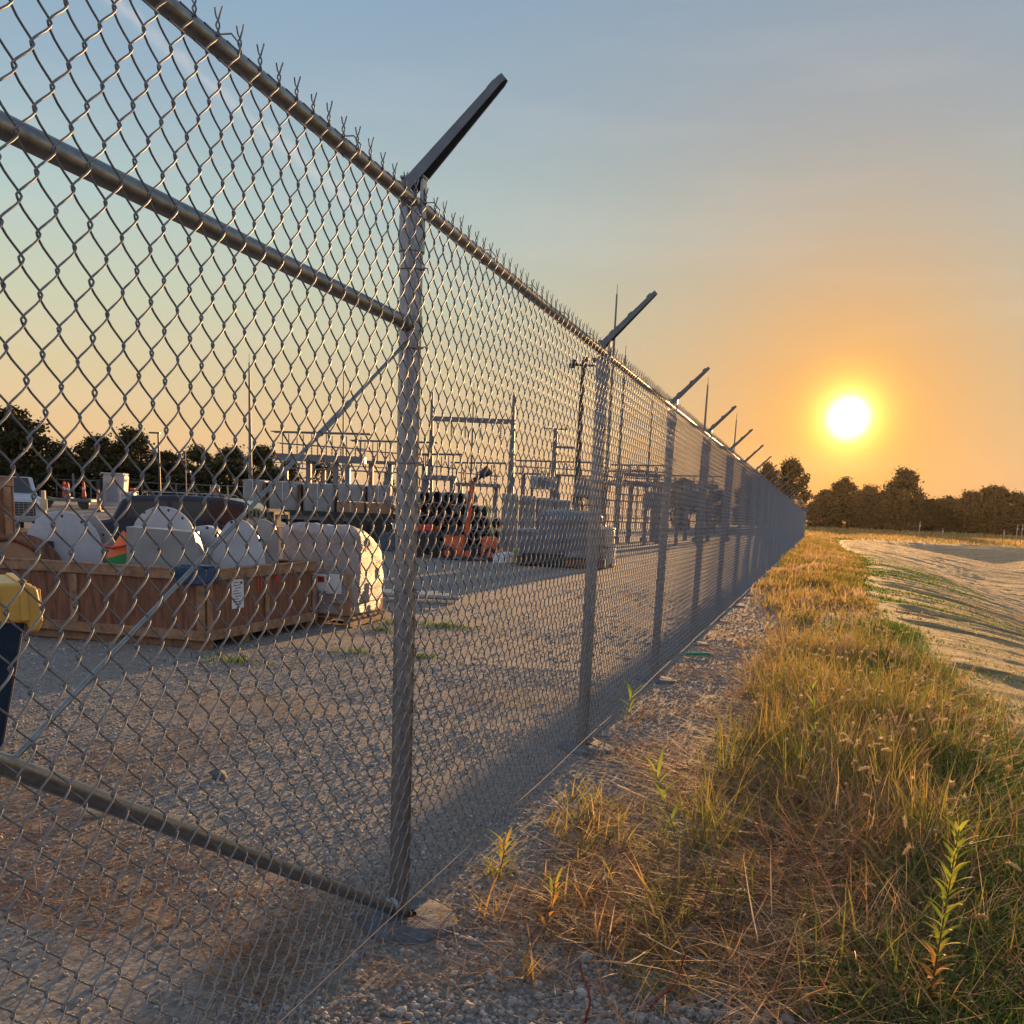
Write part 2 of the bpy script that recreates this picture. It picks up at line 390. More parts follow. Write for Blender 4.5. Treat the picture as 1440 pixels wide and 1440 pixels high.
x, y = scatter(34000, -3.2, -.05, 2.0, 9, d_yard, 1.8); n = len(x)
sets.append(mkblades(x, y, U(.08, .32, n), U(.002, .005, n), U(1.3, 1.62, n), U(-.2, .2, n), U(0, 1, n)**1.2, 3, U(.0, .03, n))[:3])
x, y = scatter(14000, .0, 2.5, 2.2, 4.2, lambda x, y: .10+.5*patch(x, y, 2.0, 66, .5, .7)); n = len(x)
sets.append(mkblades(x, y, U(.06, .28, n), U(.0018, .004, n), U(1.1, 1.6, n), U(-.3, .5, n), U(0.2, 1, n), 3, U(.0, .02, n))[:3])
x, y = scatter(26000, .1, 2.4, 6, 32, lambda x, y: .15+.85*patch(x, y, 1.5, 67, .42, .6), 1.3); n = len(x)
sets.append(mkblades(x, y, U(.06, .25, n), U(.003, .007, n), U(1.0, 1.6, n), U(-.3, .5, n), U(0, 1, n), 3, U(.0, .02, n))[:3])
field('dry_straw', sets, DRYG)
# standing tangled grass: gold and brown, y 3.6 .. 12
def clumps(nc, x0, x1, y0, y1, dens, per, spread, ypow=1.):
    cx, cy = scatter(nc, x0, x1, y0, y1, dens, ypow); k = len(cx); cnt = RNG.integers(per//2, per*3//2, k)
    i = np.repeat(np.arange(k), cnt); s = RNG.normal(0, spread, (len(i), 2)); ct = RNG.uniform(0, 1, k)
    return cx[i]+s[:, 0], cy[i]+s[:, 1], ct[i]
def d_tall(x, y):
    e = ss(.75, 1.35, x-.55*ss(6.5, 4, y)+.45*ss(8, 14, y)+.5*(fbm(x*.9, y*.7, 14)-.5))
    return e*ss(2.55, 2.0, x+.25*(fbm(x, y*.8, 15)-.5))*(.03+.97*patch(x, y, 1.5, 16, .46, .60))*ss(3.0, 3.9, y)*(1-.6*ss(1.6, 2.1, x)*ss(5.8, 4.6, y))
sets = []
x, y, ct = clumps(820, .6, 2.9, 3.2, 15, d_tall, 32, .055, 1.25); n = len(x)
L = U(.06, .34, n)*(.75+.5*ct); sets.append(mkblades(x, y, L, U(.0025, .0065, n)*(1+.05*y), np.abs(RNG.normal(.6, .5, n)), U(.2, 1.7, n), np.clip(.22+.5*ct+U(-.1, .35, n)-.55*ss(1.6, 2.3, x), 0, 1), 5)[:3])
x, y, ct = clumps(420, .9, 2.9, 2.9, 12, lambda x, y: .6*ss(1.2, 1.9, x), 40, .07, 1.3); n = len(x)
sets.append(mkblades(x, y, U(.10, .36, n), U(.003, .007, n)*(1+.05*y), U(.4, 1.5, n), U(.0, 1.2, n), np.clip(.4+.4*ct+U(-.3, .3, n), 0, 1), 4)[:3])
x, y, ct = clumps(520, .8, 2.9, 3.0, 13, lambda x, y: .25+.75*d_tall(x, y), 12, .05, 1.2); n = len(x)
sets.append(mkblades(x, y, U(.12, .38, n), U(.005, .010, n)*(1+.03*y), U(.15, 1.3, n), U(.0, 1.3, n), np.clip(.05+.35*ct+U(0, .3, n), 0, 1), 5)[:3])
x, y, ct = clumps(90, .9, 2.3, 3.6, 10, lambda x, y: .25+.75*d_tall(x, y), 34, .045, 1.0); n = len(x)      # taller green bunches
sets.append(mkblades(x, y, U(.22, .52, n), U(.003, .007, n)*(1+.03*y), np.abs(RNG.normal(.25, .2, n)), U(.2, 1.1, n), np.clip(.1+.4*ct+U(-.1, .3, n), 0, 1), 5)[:3])
x, y, ct = clumps(90, .15, 1.2, 2.9, 5.2, lambda x, y: .8*ss(.2, .6, x+.12*(y-3)), 16, .035, 1.0); n = len(x)      # low broad bladed tufts by the fence foot
sets.append(mkblades(x, y, U(.08, .24, n), U(.004, .009, n), U(.2, 1.1, n), U(.1, 1.3, n), np.clip(.05+.7*ct+U(-.1, .3, n), 0, 1), 5)[:3])
field('tangled_grass', sets, MIXG)
sets = []
x, y, ct = clumps(700, .6, 2.7, 3.6, 12, d_tall, 40, .06, 1.2); n = len(x)
sets.append(mkblades(x, y, U(.08, .34, n), U(.0022, .0055, n)*(1+.05*y), np.abs(RNG.normal(.7, .5, n)), U(.1, 1.6, n), np.clip(.2+.4*ct+U(0, .5, n), 0, 1), 4)[:3])
x, y, ct = clumps(260, 1.0, 2.6, 2.7, 9, lambda x, y: .9*ss(1.0, 1.5, x), 30, .10, 1.2); n = len(x)
sets.append(mkblades(x, y, U(.15, .42, n), U(.002, .006, n), U(.9, 1.5, n), U(-.5, .6, n), np.clip(.1+.6*ct+U(0, .3, n), 0, 1), 4, U(0, .08, n))[:3])
field('dry_grass', sets, DRYG)
# short green grass and clover, right of the verge
sets = []
def d_green(x, y): return ss(1.3, 2.2, x+.6*(fbm(x, y, 24)-.5))*ss(2.95, 2.5, x)*(.3+.7*patch(x, y, .9, 25, .36, .55))
x, y = scatter(90000, 1.1, 3.2, 2.6, 16, d_green, 1.4); n = len(x)
sets.append(mkblades(x, y, U(.05, .22, n), U(.0025, .006, n)*(1+.05*y), U(.0, .7, n), U(.2, 1.3, n), U(0, 1, n), 3)[:3])
# round clover-like leaflets as tiny wide blades
x, y = scatter(34000, 1.3, 3.2, 2.8, 14, lambda x, y: d_green(x, y)*patch(x, y, 1.3, 71, .45, .6), 1.4); n = len(x)
sets.append(mkblades(x, y, U(.015, .03, n), U(.012, .022, n), U(.9, 1.5, n), U(0, .5, n), U(0, .7, n), 2, U(.02, .12, n))[:3])
for (px, py, Z, r, k) in [(632, 884, 13.0, .45, 900), (600, 930, 10.2, .25, 300), (540, 895, 12.3, .3, 350), (500, 928, 10.3, .3, 300), (330, 935, 9.4, .35, 500), (250, 905, 10.8, .2, 220), (560, 880, 13.2, .5, 500)]:
    cx, cy = xy(px, Z); a = U(0, 2*PI, k); q = np.abs(RNG.normal(0, r*.5, k))
    x = cx+np.cos(a)*q*1.6; y = cy+np.sin(a)*q
    k_ = k//2; sets.append(mkblades(x[:k_], y[:k_], U(.03, .10, k_), U(.006, .011, k_), U(0, 1.1, k_), U(0, 1, k_), U(.0, .8, k_), 3)[:3])
field('green_ground_cover', sets, GRNG)
# far verge, 12 .. 110 m, larger blades with distance
def far_set(n, seed, y0, y1, hmul, d):
    x, y = scatter(n, -.2, 5.0, y0, y1, d, 1.6); n = len(x); k = .0010*y+.002
    return mkblades(x, y, U(.10, .30, n)*hmul*(1-.5*ss(1.8, 2.6, x)), k*U(.6, 1.5, n), U(0, .8, n), U(.1, 1.1, n), np.clip(fbm(x*.8, y*.4, seed)*1.3-.1+U(-.2, .35, n)-.3*ss(2.2, 3.4, x), 0, 1), 3)[:3]
def d_far(x, y):
    left = .95-1.05*ss(13, 24, y)+.7*(fbm(x*.7, y*.25, 34)-.5)
    dd = basin_sd(x, y)
    return ss(-.1, .5, x-left)*ss(.35, -.15, dd+.7*(fbm(x*.6, y*.3, 35)-.5))*(.08+.92*patch(x*1.6, y*.7, 1.0, 36, .40, .58))
field('roadside_grass', [far_set(60000, 90, 12, 45, 1., d_far), far_set(34000, 91, 40, 125, 1.2, d_far)], MIXG)
def d_bank(x, y):
    dd = basin_sd(x, y); return ss(-.3, .3, dd)*ss(5.0, 1.0, dd)*patch(x*.5, y*1.2, 1.0, 39, .42, .58)
x, y = scatter(90000, 2.2, 8.5, 5, 60, d_bank, 1.5); n = len(x)
field('bank_grass', [mkblades(x, y, U(.02, .08, n), (.0012*y+.003)*U(.6, 1.3, n), U(0, .8, n), U(.1, 1, n), U(.2, 1, n), 3)[:3]], GRNG)
STRAWB = leafy3('blanket_straw', [(0, (.36, .21, .09)), (.6, (.62, .43, .22)), (1, (.80, .62, .38))], .5)
def straw_on_blanket(n, x0, x1, y0, y1, L, W, p):
    x = RNG.uniform(x0, x1, n); y = y0+(y1-y0)*RNG.uniform(0, 1, n)**p; dd = basin_sd(x, y)
    yy = y+.22*x+1.4*fbm(x*.25, y*.15, 77, 2)+.35*np.sin(x*.6); band = np.abs((yy/.62) % 1.0-.5)*2
    k = (dd > .3+.6*fbm(x*.9, y*.7, 55)) & (U(0, 1, n) < .10+.90*ss(.3, .9, band+.5*(fbm(x*1.5, y*3, 58)-.5))); x, y = x[k], y[k]; n = len(x)
    P = np.stack([x, y, blanket_z(x, y)], 1); sc = .35+.022*y
    return blades(P, U(.5, 1.3, n)*L*sc, U(.5, 1.4, n)*W*sc, U(0, 2*PI, n), U(.9, 1.56, n), U(-.3, .3, n), U(0, 1, n), 2, RNG.normal(0, .5, n))[:3]
field('blanket_straw', [straw_on_blanket(70000, 2.4, 9, 4, 34, .06, .012, 1.25), straw_on_blanket(60000, 3, 26, 26, 116, .05, .020, 1.2)], STRAWB)
# far field weeds behind the basin
x, y = scatter(46000, -10, 90, 118, 285, lambda x, y: .6+0*x); n = len(x)
field('field_weeds', [mkblades(x, y, U(.15, .55, n)*(1+1.3*ss(200, 270, y)), U(.08, .2, n)*(1+ss(200, 270, y)), U(0, .5, n), U(.1, .7, n), U(.3, 1, n), 3)[:3]], MIXG)
# foxtail seed heads on thin arching stems
def foxtails():
    k = 520; c = []
    x, y = scatter(2600, .9, 2.9, 3.0, 16, lambda x, y: d_tall(x, y)*.75+.12*ss(1.3, 2, x), 1.2); i_ = np.arange(len(x)) < k; x, y = x[i_], y[i_]; n = len(x)
    P = np.stack([x, y, gz(x, y)], 1); head = U(0, 2*PI, n); lean = U(.02, .6, n); cv = U(.1, .8, n); L = U(.18, .48, n)
    V, F, T, tip = blades(P, L, np.full(n, .0022), head, lean, cv, np.full(n, .75), 5)
    Vs = [V]; Fs = [F]; Ts = [T]; b = len(V)
    th = lean+cv*1.0; ax = np.stack([np.cos(head)*np.sin(th), np.sin(head)*np.sin(th), np.cos(th)], 1)
    u = np.cross(ax, [0.3, .2, 1.]); u /= np.linalg.norm(u, axis=1)[:, None]; w = np.cross(ax, u)
    hl = U(.035, .075, n); hr = U(.0045, .008, n); S, R = 7, 8; V = np.zeros((n, R, S, 3))
    for j in range(R):
        t = j/(R-1); rad = hr*math.sin(PI*(.06+.88*t))**.6*(1+.25*((j % 2)*2-1)); cen = tip+ax*(hl*t)[:, None]+np.array([0, 0, -1.])*(hl*t*t*.35)[:, None]
        for s in range(S):
            a = 2*PI*s/S; V[:, j, s] = cen+(u*math.cos(a)+w*math.sin(a))*rad[:, None]
    q = []
    for j in range(R-1):
        for s in range(S): q.append((j*S+s, j*S+(s+1) % S, (j+1)*S+(s+1) % S, (j+1)*S+s))
    F = (np.arange(n)[:, None, None]*R*S+np.array(q)[None]).reshape(-1, 4)+b
    V = V.reshape(-1, 3); Vs.append(V); Fs.append(F); Ts.append(np.repeat(U(0, 1, n), R*S)); b += len(V)
    # bristles
    kb = 26; i = np.repeat(np.arange(n), kb); t = U(.05, .98, len(i)); a = U(0, 2*PI, len(i))
    dr = u[i]*np.cos(a)[:, None]+w[i]*np.sin(a)[:, None]; base = tip[i]+ax[i]*(hl[i]*t)[:, None]+np.array([0, 0, -1.])*(hl[i]*t*t*.35)[:, None]
    e = base+(dr+ax[i]*.7)*.014; sd = np.cross(dr, ax[i])*.0006
    V = np.stack([base-sd, base+sd, e+sd*.3, e-sd*.3], 1).reshape(-1, 3); F = np.arange(len(V)).reshape(-1, 4)+b
    Vs.append(V); Fs.append(F); Ts.append(np.full(len(V), .9))
    tag(npmesh('foxtail_grass', np.concatenate(Vs), np.concatenate(Fs), SEEDM, False, np.concatenate(Ts)), kind='stuff')
foxtails()
# loose stones
def rocks(x, y, s, sink=.35):
    q_ = ~((np.abs(np.hypot(x-.03, (y-.221+1.524) % 3.048-1.524)) < .19) & (x > -.3) & (len(x) > 1)); x, y, s = x[q_], y[q_], s[q_]
    n = len(x); ph = (1+5**.5)/2
    I = np.array([(-1, ph, 0), (1, ph, 0), (-1, -ph, 0), (1, -ph, 0), (0, -1, ph), (0, 1, ph), (0, -1, -ph), (0, 1, -ph), (ph, 0, -1), (ph, 0, 1), (-ph, 0, -1), (-ph, 0, 1)])/1.9
    Ff = np.array([(0, 11, 5), (0, 5, 1), (0, 1, 7), (0, 7, 10), (0, 10, 11), (1, 5, 9), (5, 11, 4), (11, 10, 2), (10, 7, 6), (7, 1, 8), (3, 9, 4), (3, 4, 2), (3, 2, 6), (3, 6, 8), (3, 8, 9), (4, 9, 5), (2, 4, 11), (6, 2, 10), (8, 6, 7), (9, 8, 1)])
    sc = s[:, None, None]*RNG.uniform(.55, 1.15, (n, 1, 3))*np.array([1, 1, .75]); V = I[None]*sc*RNG.uniform(.72, 1.2, (n, 12, 1))
    a = U(0, 2*PI, n); c, sn = np.cos(a)[:, None], np.sin(a)[:, None]
    X = V[..., 0]*c-V[..., 1]*sn; Y = V[..., 0]*sn+V[..., 1]*c; t = U(-.6, .6, n)[:, None]
    Z = V[..., 2]*np.cos(t)+X*np.sin(t); X = X*np.cos(t)-V[..., 2]*np.sin(t)
    V = np.stack([X+x[:, None], Y+y[:, None], Z+(gz(x, y)+s*(.5-sink))[:, None]], -1)
    return V.reshape(-1, 3), (np.arange(n)[:, None, None]*12+Ff[None]).reshape(-1, 3), np.repeat(U(0, 1, n), 12)
def stone_mat():
    m, nt, b = nodes('limestone_gravel'); a = N(nt, 'ShaderNodeAttribute', attribute_name='tint')
    c = ramp(nt, a.outputs['Fac'], [(0, (.12, .118, .115)), (.5, (.235, .23, .225)), (.85, (.34, .33, .315)), (1, (.50, .485, .46))])
    g = N(nt, 'ShaderNodeNewGeometry'); c = mixc(nt, .35, c, ramp(nt, noise(nt, 70, 4, vec=g.outputs['Position']), [(.3, (.12, .10, .09)), (.7, (.42, .39, .35))]))
    nt.links.new(c, b.inputs['Base Color']); b.inputs['Roughness'].default_value = .9; bump(nt, b, noise(nt, 160, 3, vec=g.outputs['Position']), .5, .003); return m
STONE = stone_mat()
sets = []
def d_grav(x, y): return (.25+.75*patch(x, y, 1.3, 50, .36, .6))*ss(1.9, 1.1, x)*(.15+.85*ss(4.4, 3.2, y+1.2*ss(.3, -.3, x)*0))
x, y = scatter(26000, -.2, 1.9, 2.2, 5.2, d_grav, 1.2); n = len(x); sets.append(rocks(x, y, .005+.012*U(0, 1, n)**2.2))
x, y = scatter(900, .2, 1.7, 2.3, 4.0, lambda x, y: .6+0*x, 1.2); n = len(x); sets.append(rocks(x, y, U(.012, .028, n)))
x, y = scatter(52000, -4.6, .5, 2.0, 9.5, lambda x, y: .2+.8*patch(x, y, .8, 51, .38, .6), 1.5); n = len(x); sets.append(rocks(x, y, .004+.012*U(0, 1, n)**2.4))
x, y = scatter(9000, -.6, 1.1, 12, 34, lambda x, y: .3+.7*patch(x, y, .9, 54, .4, .6), 1.3); n = len(x); sets.append(rocks(x, y, .010+.018*U(0, 1, n)**2.2))
x, y = scatter(20000, -.1, 1.2, 4.5, 13, lambda x, y: .3+.7*patch(x, y, 1.2, 53, .4, .6), 1.2); n = len(x); sets.append(rocks(x, y, .006+.014*U(0, 1, n)**2.4))
x, y = scatter(16000, -9, .8, 7, 22, lambda x, y: .2+.8*patch(x, y, .5, 52, .4, .6), 1.5); n = len(x); sets.append(rocks(x, y, .008+.016*U(0, 1, n)**2.4))
x, y = scatter(800, 2.3, 3.0, 4, 12, lambda x, y: .6+0*x, 1.2); n = len(x); sets.append(rocks(x, y, U(.008, .03, n)))
field('loose_gravel', sets, STONE)
def big_stone(px, py, Z, s, label, c):
    p = at(px, py, Z); v, f, t = rocks(np.array([p.x]), np.array([p.y]), np.array([s]), .2)
    tag(npmesh('stone', v, f, c, False, t), label, 'stone')
big_stone(308, 1108, 5.35, .055, 'grey blue stone lying on the gravel behind the mesh', CONC)
big_stone(135, 1168, 4.6, .085, 'pale tan stone lying just below the leaning brace pipe', PALE)
big_stone(820, 1400, 3.25, .04, 'rounded grey cobble in the rubble right of the concrete footing', STONE)
big_stone(965, 1365, 3.45, .05, 'largest grey rock at the foot of the dry grass', STONE)
# ---------------------------------------------------------------- individual weeds
def weed(name, base, H, lean, nl, leafL, label, tintf, stem=STEMM, side_branch=None, arc=0., lw=.085):
    r = empty(name, base, 0, label, 'weed'); m = MB(); pts = []
    for i in range(12):
        t = i/11; pts.append((lean[0]*t+arc*t*t, lean[1]*t, H*t))
    m.path(pts, .0035, 6, .0015); 
    if side_branch: m.path(side_branch, .0022, 5, .001)
    m.build('stem', stem, r)
    Vs, Fs, Ts = [], [], []; b = 0
    def leaf(p, d, L, w, t, droop):
        nonlocal b
        d = Vector(d).normalized(); s = d.cross(Vector((0, 0, 1))).normalized(); q = Vector(p); K = 5; vv = []
        for k in range(K+1):
            u = k/K; ww = w*math.sin(PI*min(1, .12+.88*u))**.8; fold = Vector((0, 0, ww*.35))
            vv += [q-s*ww+fold, q, q+s*ww+fold]; q = q+d*L/K; d = (d+Vector((0, 0, -droop/K))).normalized()
        for k in range(K):
            a = b+k*3; Fs.extend([(a, a+1, a+4, a+3), (a+1, a+2, a+5, a+4)])
        Vs.extend([tuple(v) for v in vv]); Ts.extend([t]*len(vv)); b += len(vv)
    for i in range(nl):
        t = .12+.86*i/(nl-1); p = Vector((lean[0]*t+arc*t*t, lean[1]*t, H*t)); a = i*2.4+random.random()*.5
        e = .5+.9*t; leaf(p, (math.cos(a), math.sin(a), e), leafL*(1-.25*abs(t-.6))*random.uniform(.8, 1.15), leafL*lw, tintf(t), .7)
    if side_branch:
        for i in range(16):
            t = i/15; k = min(len(side_branch)-2, int(t*(len(side_branch)-1))); f = t*(len(side_branch)-1)-k
            p = Vector(side_branch[k]).lerp(Vector(side_branch[k+1]), f); d0 = (Vector(side_branch[k+1])-Vector(side_branch[k])).normalized()
            a = i*2.4; leaf(p, (d0.x+.5*math.cos(a), d0.y+.5*math.sin(a), d0.z+.5*math.sin(a*1.3)), leafL*.75, leafL*.055, .35, .6)
    npmesh('leaves', Vs, Fs, WEEDM, False, Ts, r); return r
def gp(px, py):
    "ground point under a pixel"
    d = (px-720)/FPX*RGT-(py-PPY)/FPX*UPV+FWD; s = -CAM[2]/d[2]; p = CAM+d*s
    for _ in range(8):
        s = (gzf(p[0], p[1])-CAM[2])/d[2]; p = CAM+d*s
    return Vector((p[0], p[1], gzf(p[0], p[1])))
w = gp(1302, 1436); 
weed('goldenrod', w, .60, (.02, .0), 58, .085, 'tall leafy weed with yellow green narrow leaves standing upright in the near corner', lambda t: .9 if t < .34 else random.choice([.25, .4, .55, .7]),
     side_branch=[(.02+.0*k, 0, .54+0*k) if k == 0 else (.02+.055*k, .03*k, .54+.018*k-.002*k*k) for k in range(7)])
weed('grass_stalk', gp(762, 1325), .17, (.03, .02), 5, .09, 'dry jointed stalk standing in the gravel right of the footing', lambda t: .95)
for (px, py, H, ln, lab) in [(915, 1425, .20, (.10, .02), 'leaning dark red weed stem in the rubble'), (828, 1440, .18, (-.03, .02), 'upright reddish brown stalk in the stones at the bottom edge')]:
    r = empty('red_weed', gp(px, py), 0, lab, 'weed'); MB().path([(ln[0]*t+.012*math.sin(t*7+px), ln[1]*t+.008*math.cos(t*9), H*t) for t in (-.1, 0, .15, .3, .45, .6, .75, .9, 1)], .0048, 7, .002).build('stem', REDST, r)
weed('weed', gp(1150, 1090), .50, (-.08, .05), 16, .12, 'tall yellow green blade cluster rising from the middle of the dry grass', lambda t: random.uniform(.2, .65), lw=.06)
weed('weed', gp(955, 1190), .33, (-.14, .05), 13, .17, 'bright green grass shoot arching left over the flattened straw', lambda t: random.uniform(.2, .6), lw=.05)
weed('weed', gp(700, 1240), .16, (.02, .03), 14, .14, 'broad bladed reddish grass tuft beside the mesh bottom', lambda t: random.choice([.3, .65, .8]), lw=.045)
weed('weed', gp(770, 1290), .13, (.02, .03), 14, .12, 'small green and red grass tuft nearest the concrete footing', lambda t: random.choice([.2, .65, .9]), lw=.045)
weed('weed', gp(880, 1015), .22, (.03, .05), 10, .17, 'lone green blade cluster at the edge of the bare dirt track', lambda t: random.uniform(.2, .6), lw=.05)
# green stake lying by the fence
p = gp(985, 924); r = empty('marker_stake', p, 0, 'short teal stake with a white end poking out beneath the mesh', 'stake')
MB().rod((-.16, -.02, .03), (.10, .02, .04), .016).build('shaft', GREENS, r); MB().rod((.10, .02, .04), (.135, .024, .041), .018).build('tip', PALE, r)
# ---------------------------------------------------------------- THE FENCE
S, Y1, HR = 3.048, 3.269, 2.4224
NB = 34
Y0 = Y1-S
def wire_panel():
    W = 72; w = S/W; hz = .0474; NK = 49; z0 = 2.416-(NK+1)*hz; fx = .044; R = .00215; ov = .0044
    us = np.array([0, .07, .2, .4, .6, .8, .93]); pts = []
    rng = np.random.default_rng(3)
    for k in range(NK):
        fr = (k % 2 == 0)          # '/' legs lie in front, '\' legs behind
        for u in us:
            xx = .55*u+.45*(.5-.5*math.cos(PI*u)); s = xx if fr else 1-xx
            pts.append(((s*(w+2*ov)-ov), fx+(1 if fr else -1)*.0042*math.sin(PI*u), z0+hz*(k+u)))
    pts.append((-ov, fx, z0+hz*NK)); P = np.array(pts)   # (s, y-offset, z)
    T = np.gradient(P, axis=0); T /= np.linalg.norm(T, axis=1)[:, None]
    ref = np.array([0, 1., 0]); A = np.cross(T, ref); A /= np.linalg.norm(A, axis=1)[:, None]; B = np.cross(A, T)
    n = 6; ring = np.stack([P+(A*math.cos(2*PI*i/n)+B*math.sin(2*PI*i/n))*R for i in range(n)], 1)   # (m,n,3)
    m = len(P); F = np.array([(j*n+i, j*n+(i+1) % n, (j+1)*n+(i+1) % n, (j+1)*n+i) for j in range(m-1) for i in range(n)])
    V0 = ring.reshape(-1, 3); Vs, Fs = [], []; b = 0
    for i in range(W):
        V = V0.copy(); z = V[:, 2]
        sway = .0022*np.sin(z*5+i*1.7)+.0015*rng.normal(); V[:, 0] += i*w+sway*.6*np.sin((z-z0)*1.3); V[:, 2] += .0006*rng.normal()+(hz if i % 2 else 0.)
        V[:, 1] += .007*np.sin(2*PI*V[:, 0]/S)*np.sin(z*2.7)+.004*np.sin(PI*V[:, 0]/S)**2*np.sin(z*6.1+1)
        Vs.append(V); Fs.append(F+b); b += len(V)
    V = np.concatenate(Vs); F = np.concatenate(Fs)
    V = V[:, [1, 0, 2]]                      # x=fence offset, y=along
    # twisted barbs along the top, knuckled ends along the bottom
    mb = MB()
    for i in range(0, W, 2):
        y = i*w
        zt = 2.419; tw = rng.uniform(0, 1); hgt = rng.uniform(.85, 1.12)
        for sgn in (0, PI):
            pts = []
            for k in range(9):
                t = k/8; a = sgn+tw+t*PI*2.1; rr = .0036*(1 if t < .98 else 1); pts.append((fx+math.sin(a)*rr, y+math.cos(a)*rr, zt-.010+.036*t*hgt))
            dy = .007 if sgn == 0 else -.007; dzz = .019 if sgn == 0 else .011
            last = pts[-1]; pts += [(last[0]+.001, last[1]+dy*.5, last[2]+dzz*.45), (last[0]+.002, last[1]+dy*rng.uniform(.8, 1.4), last[2]+dzz*hgt)]
            mb.path(pts, .0020, 5, .0018)
            q = [(fx, y+(.004 if sgn else -.004), z0+.01), (fx+.002, y+(-.003 if sgn else .003), z0-.012), (fx+.003, y+(.009 if sgn else -.010), z0-.030)]
            mb.path(q, .0022, 4, .0020)
    mv = np.array([tuple(v) for v in mb.v]); quads = [f for f in mb.f if len(f) == 4]
    mF = np.array(quads)+len(V)
    o = npmesh('mesh_panel', np.concatenate([V, mv]), np.concatenate([F, mF]), WIRE, True)
    return o
fence = empty('chain_link_fence', (0, 0, 0), 0, 'long galvanized chain link fence with slanted barb arms running away to the trees', 'fence')
pan0 = wire_panel(); pan0.parent = fence; pan0.location = (0, Y0, 0)
for k in range(-1, NB):
    if k == 0: continue
    c = pan0.copy(); COL.objects.link(c); c.parent = fence; c.location = (0, Y0+k*S, 0)
def post_proto():
    post = MB().rod((0, 0, -.1), (0, 0, 2.385), .0365, n=24).build('post', STEEL, fence)
    cp = MB(); cp.rod((0, 0, 2.27), (0, 0, 2.375), .0415, n=24); cp.rod((0, 0, 2.375), (0, 0, 2.40), .0415, .033, n=24)
    cp.box((.036, 0, 2.430), (.010, .036, .12)); cp.box((-.032, 0, 2.430), (.008, .030, .11)); cp.box((.004, 0, 2.4885), (.080, .044, .008))
    cp.build('post_cap', STEEL, post, .002)
    # slanted arm: tapering pressed channel, 45 degrees outward
    L = .425; a = MB(); M = Matrix.Rotation(-math.radians(43.5), 3, 'Y')       # local +X tilts up to (+x,+z)
    def sec(t):
        w_ = .060-.026*t; d_ = .036-.014*t; x_ = -.035+t*L; return x_, w_, d_
    rings = []
    for t in (0, .5, .96, 1.0):
        x_, w_, d_ = sec(t); 
        if t == 1.0: w_ *= .6
        th = .004
        pr = [(-w_/2, -d_), (-w_/2, 0), (w_/2, 0), (w_/2, -d_), (w_/2-th, -d_), (w_/2-th, -th), (-w_/2+th, -th), (-w_/2+th, -d_)]
        rings.append([M @ Vector((x_, y_, z_))+Vector((.0, 0, 2.497)) for y_, z_ in pr])
    vs = [v for r_ in rings for v in r_]; fs = []
    for j in range(3):
        for i in range(8): fs.append((j*8+i, j*8+(i+1) % 8, (j+1)*8+(i+1) % 8, (j+1)*8+i))
    fs += [tuple(range(7, -1, -1)), tuple(range(24, 32))]; a.add(vs, fs)
    for t in (.22, .56, .90):
        x_, w_, d_ = sec(t); c = M @ Vector((x_, w_*.28, .004))+Vector((0, 0, 2.497)); a.box(c, (.030, .014, .018), M=M)
    arm = a.build('barb_arm', ARM, post)
    t = MB(); z = 0
    pts = [(.0385*math.cos(q)+(.006 if abs(q) < .5 else 0), .0385*math.sin(q), z+.004*math.sin(q)) for q in np.linspace(-PI, PI, 20)]; t.path(pts, .002, 5)
    t.path([(.042, -.01, z), (.05, .012, z+.006), (.05, .025, z-.008)], .002, 5)
    tw = t.build('tie_wire', WIRE, post); tw.location = (0, 0, .35)
    for z in (.78, 1.2, 1.62, 1.98, 2.22):
        c_ = tw.copy(); COL.objects.link(c_); c_.parent = post; c_.location = (0, 0, z); c_.rotation_euler = (0, 0, .1*math.sin(z*9))
    # ragged concrete collar at grade
    V = []; nu = 40
    for j, (rr, zz) in enumerate([(1.0, -.05), (1.0, .008), (.90, .018), (.5, .024), (.2, .030)]):
        for i in range(nu):
            q = 2*PI*i/nu; e = 1+.22*(float(fbm(math.cos(q)*1.6+5, math.sin(q)*1.6+5, 5))-.5)*2; V.append((math.cos(q)*.19*rr*e+.03, math.sin(q)*.20*rr*e, zz+.006*float(fbm(i*.9, j*2.2, 3))))
    Fq = [(j*nu+i, j*nu+(i+1) % nu, (j+1)*nu+(i+1) % nu, (j+1)*nu+i) for j in range(4) for i in range(nu)]
    npmesh('footing', V, Fq, CONC, True, parent=post)
    return post
post0 = post_proto(); post0.location = (0, Y0, 0)
for k in range(-1, NB+1):
    if k == 0: continue
    c = copy_tree(post0, fence); c.location = (0, Y0+k*S, 0)
m = MB()
ya = Y0-S; yb = Y0+NB*S
for k in range(-1, NB, 2):
    a_, b_ = Y0+k*S, min(Y0+(k+2)*S, yb); m.rod((0, a_, HR), (0, b_, HR), .021, n=20, cap=False)
for k in range(0, NB, 2): m.rod((0, Y0+k*S+1.1, HR), (0, Y0+k*S+1.25, HR), .0228, n=20)
m.build('top_rail', STEEL, fence)
MB().rod((0, Y0, 2.0524), (0, Y1-.035, 2.0524), .021, n=20).build('brace_rail', STEEL, fence)
MB().rod((0, Y0+.02, 1.63), (0, Y1-.034, .055), .021, n=20).build('brace_pipe', STEEL, fence)
m = MB(); m.rod((-.0, Y0, .33), (-.0, Y1-.03, 1.995), .0055, n=10); A_ = Vector((0, Y0, .33)); B_ = Vector((0, Y1-.03, 1.995)); q = A_.lerp(B_, .80); q2 = A_.lerp(B_, .86); m.rod(q, q2, .0085, n=10)
m.build('truss_rod', STEEL, fence)
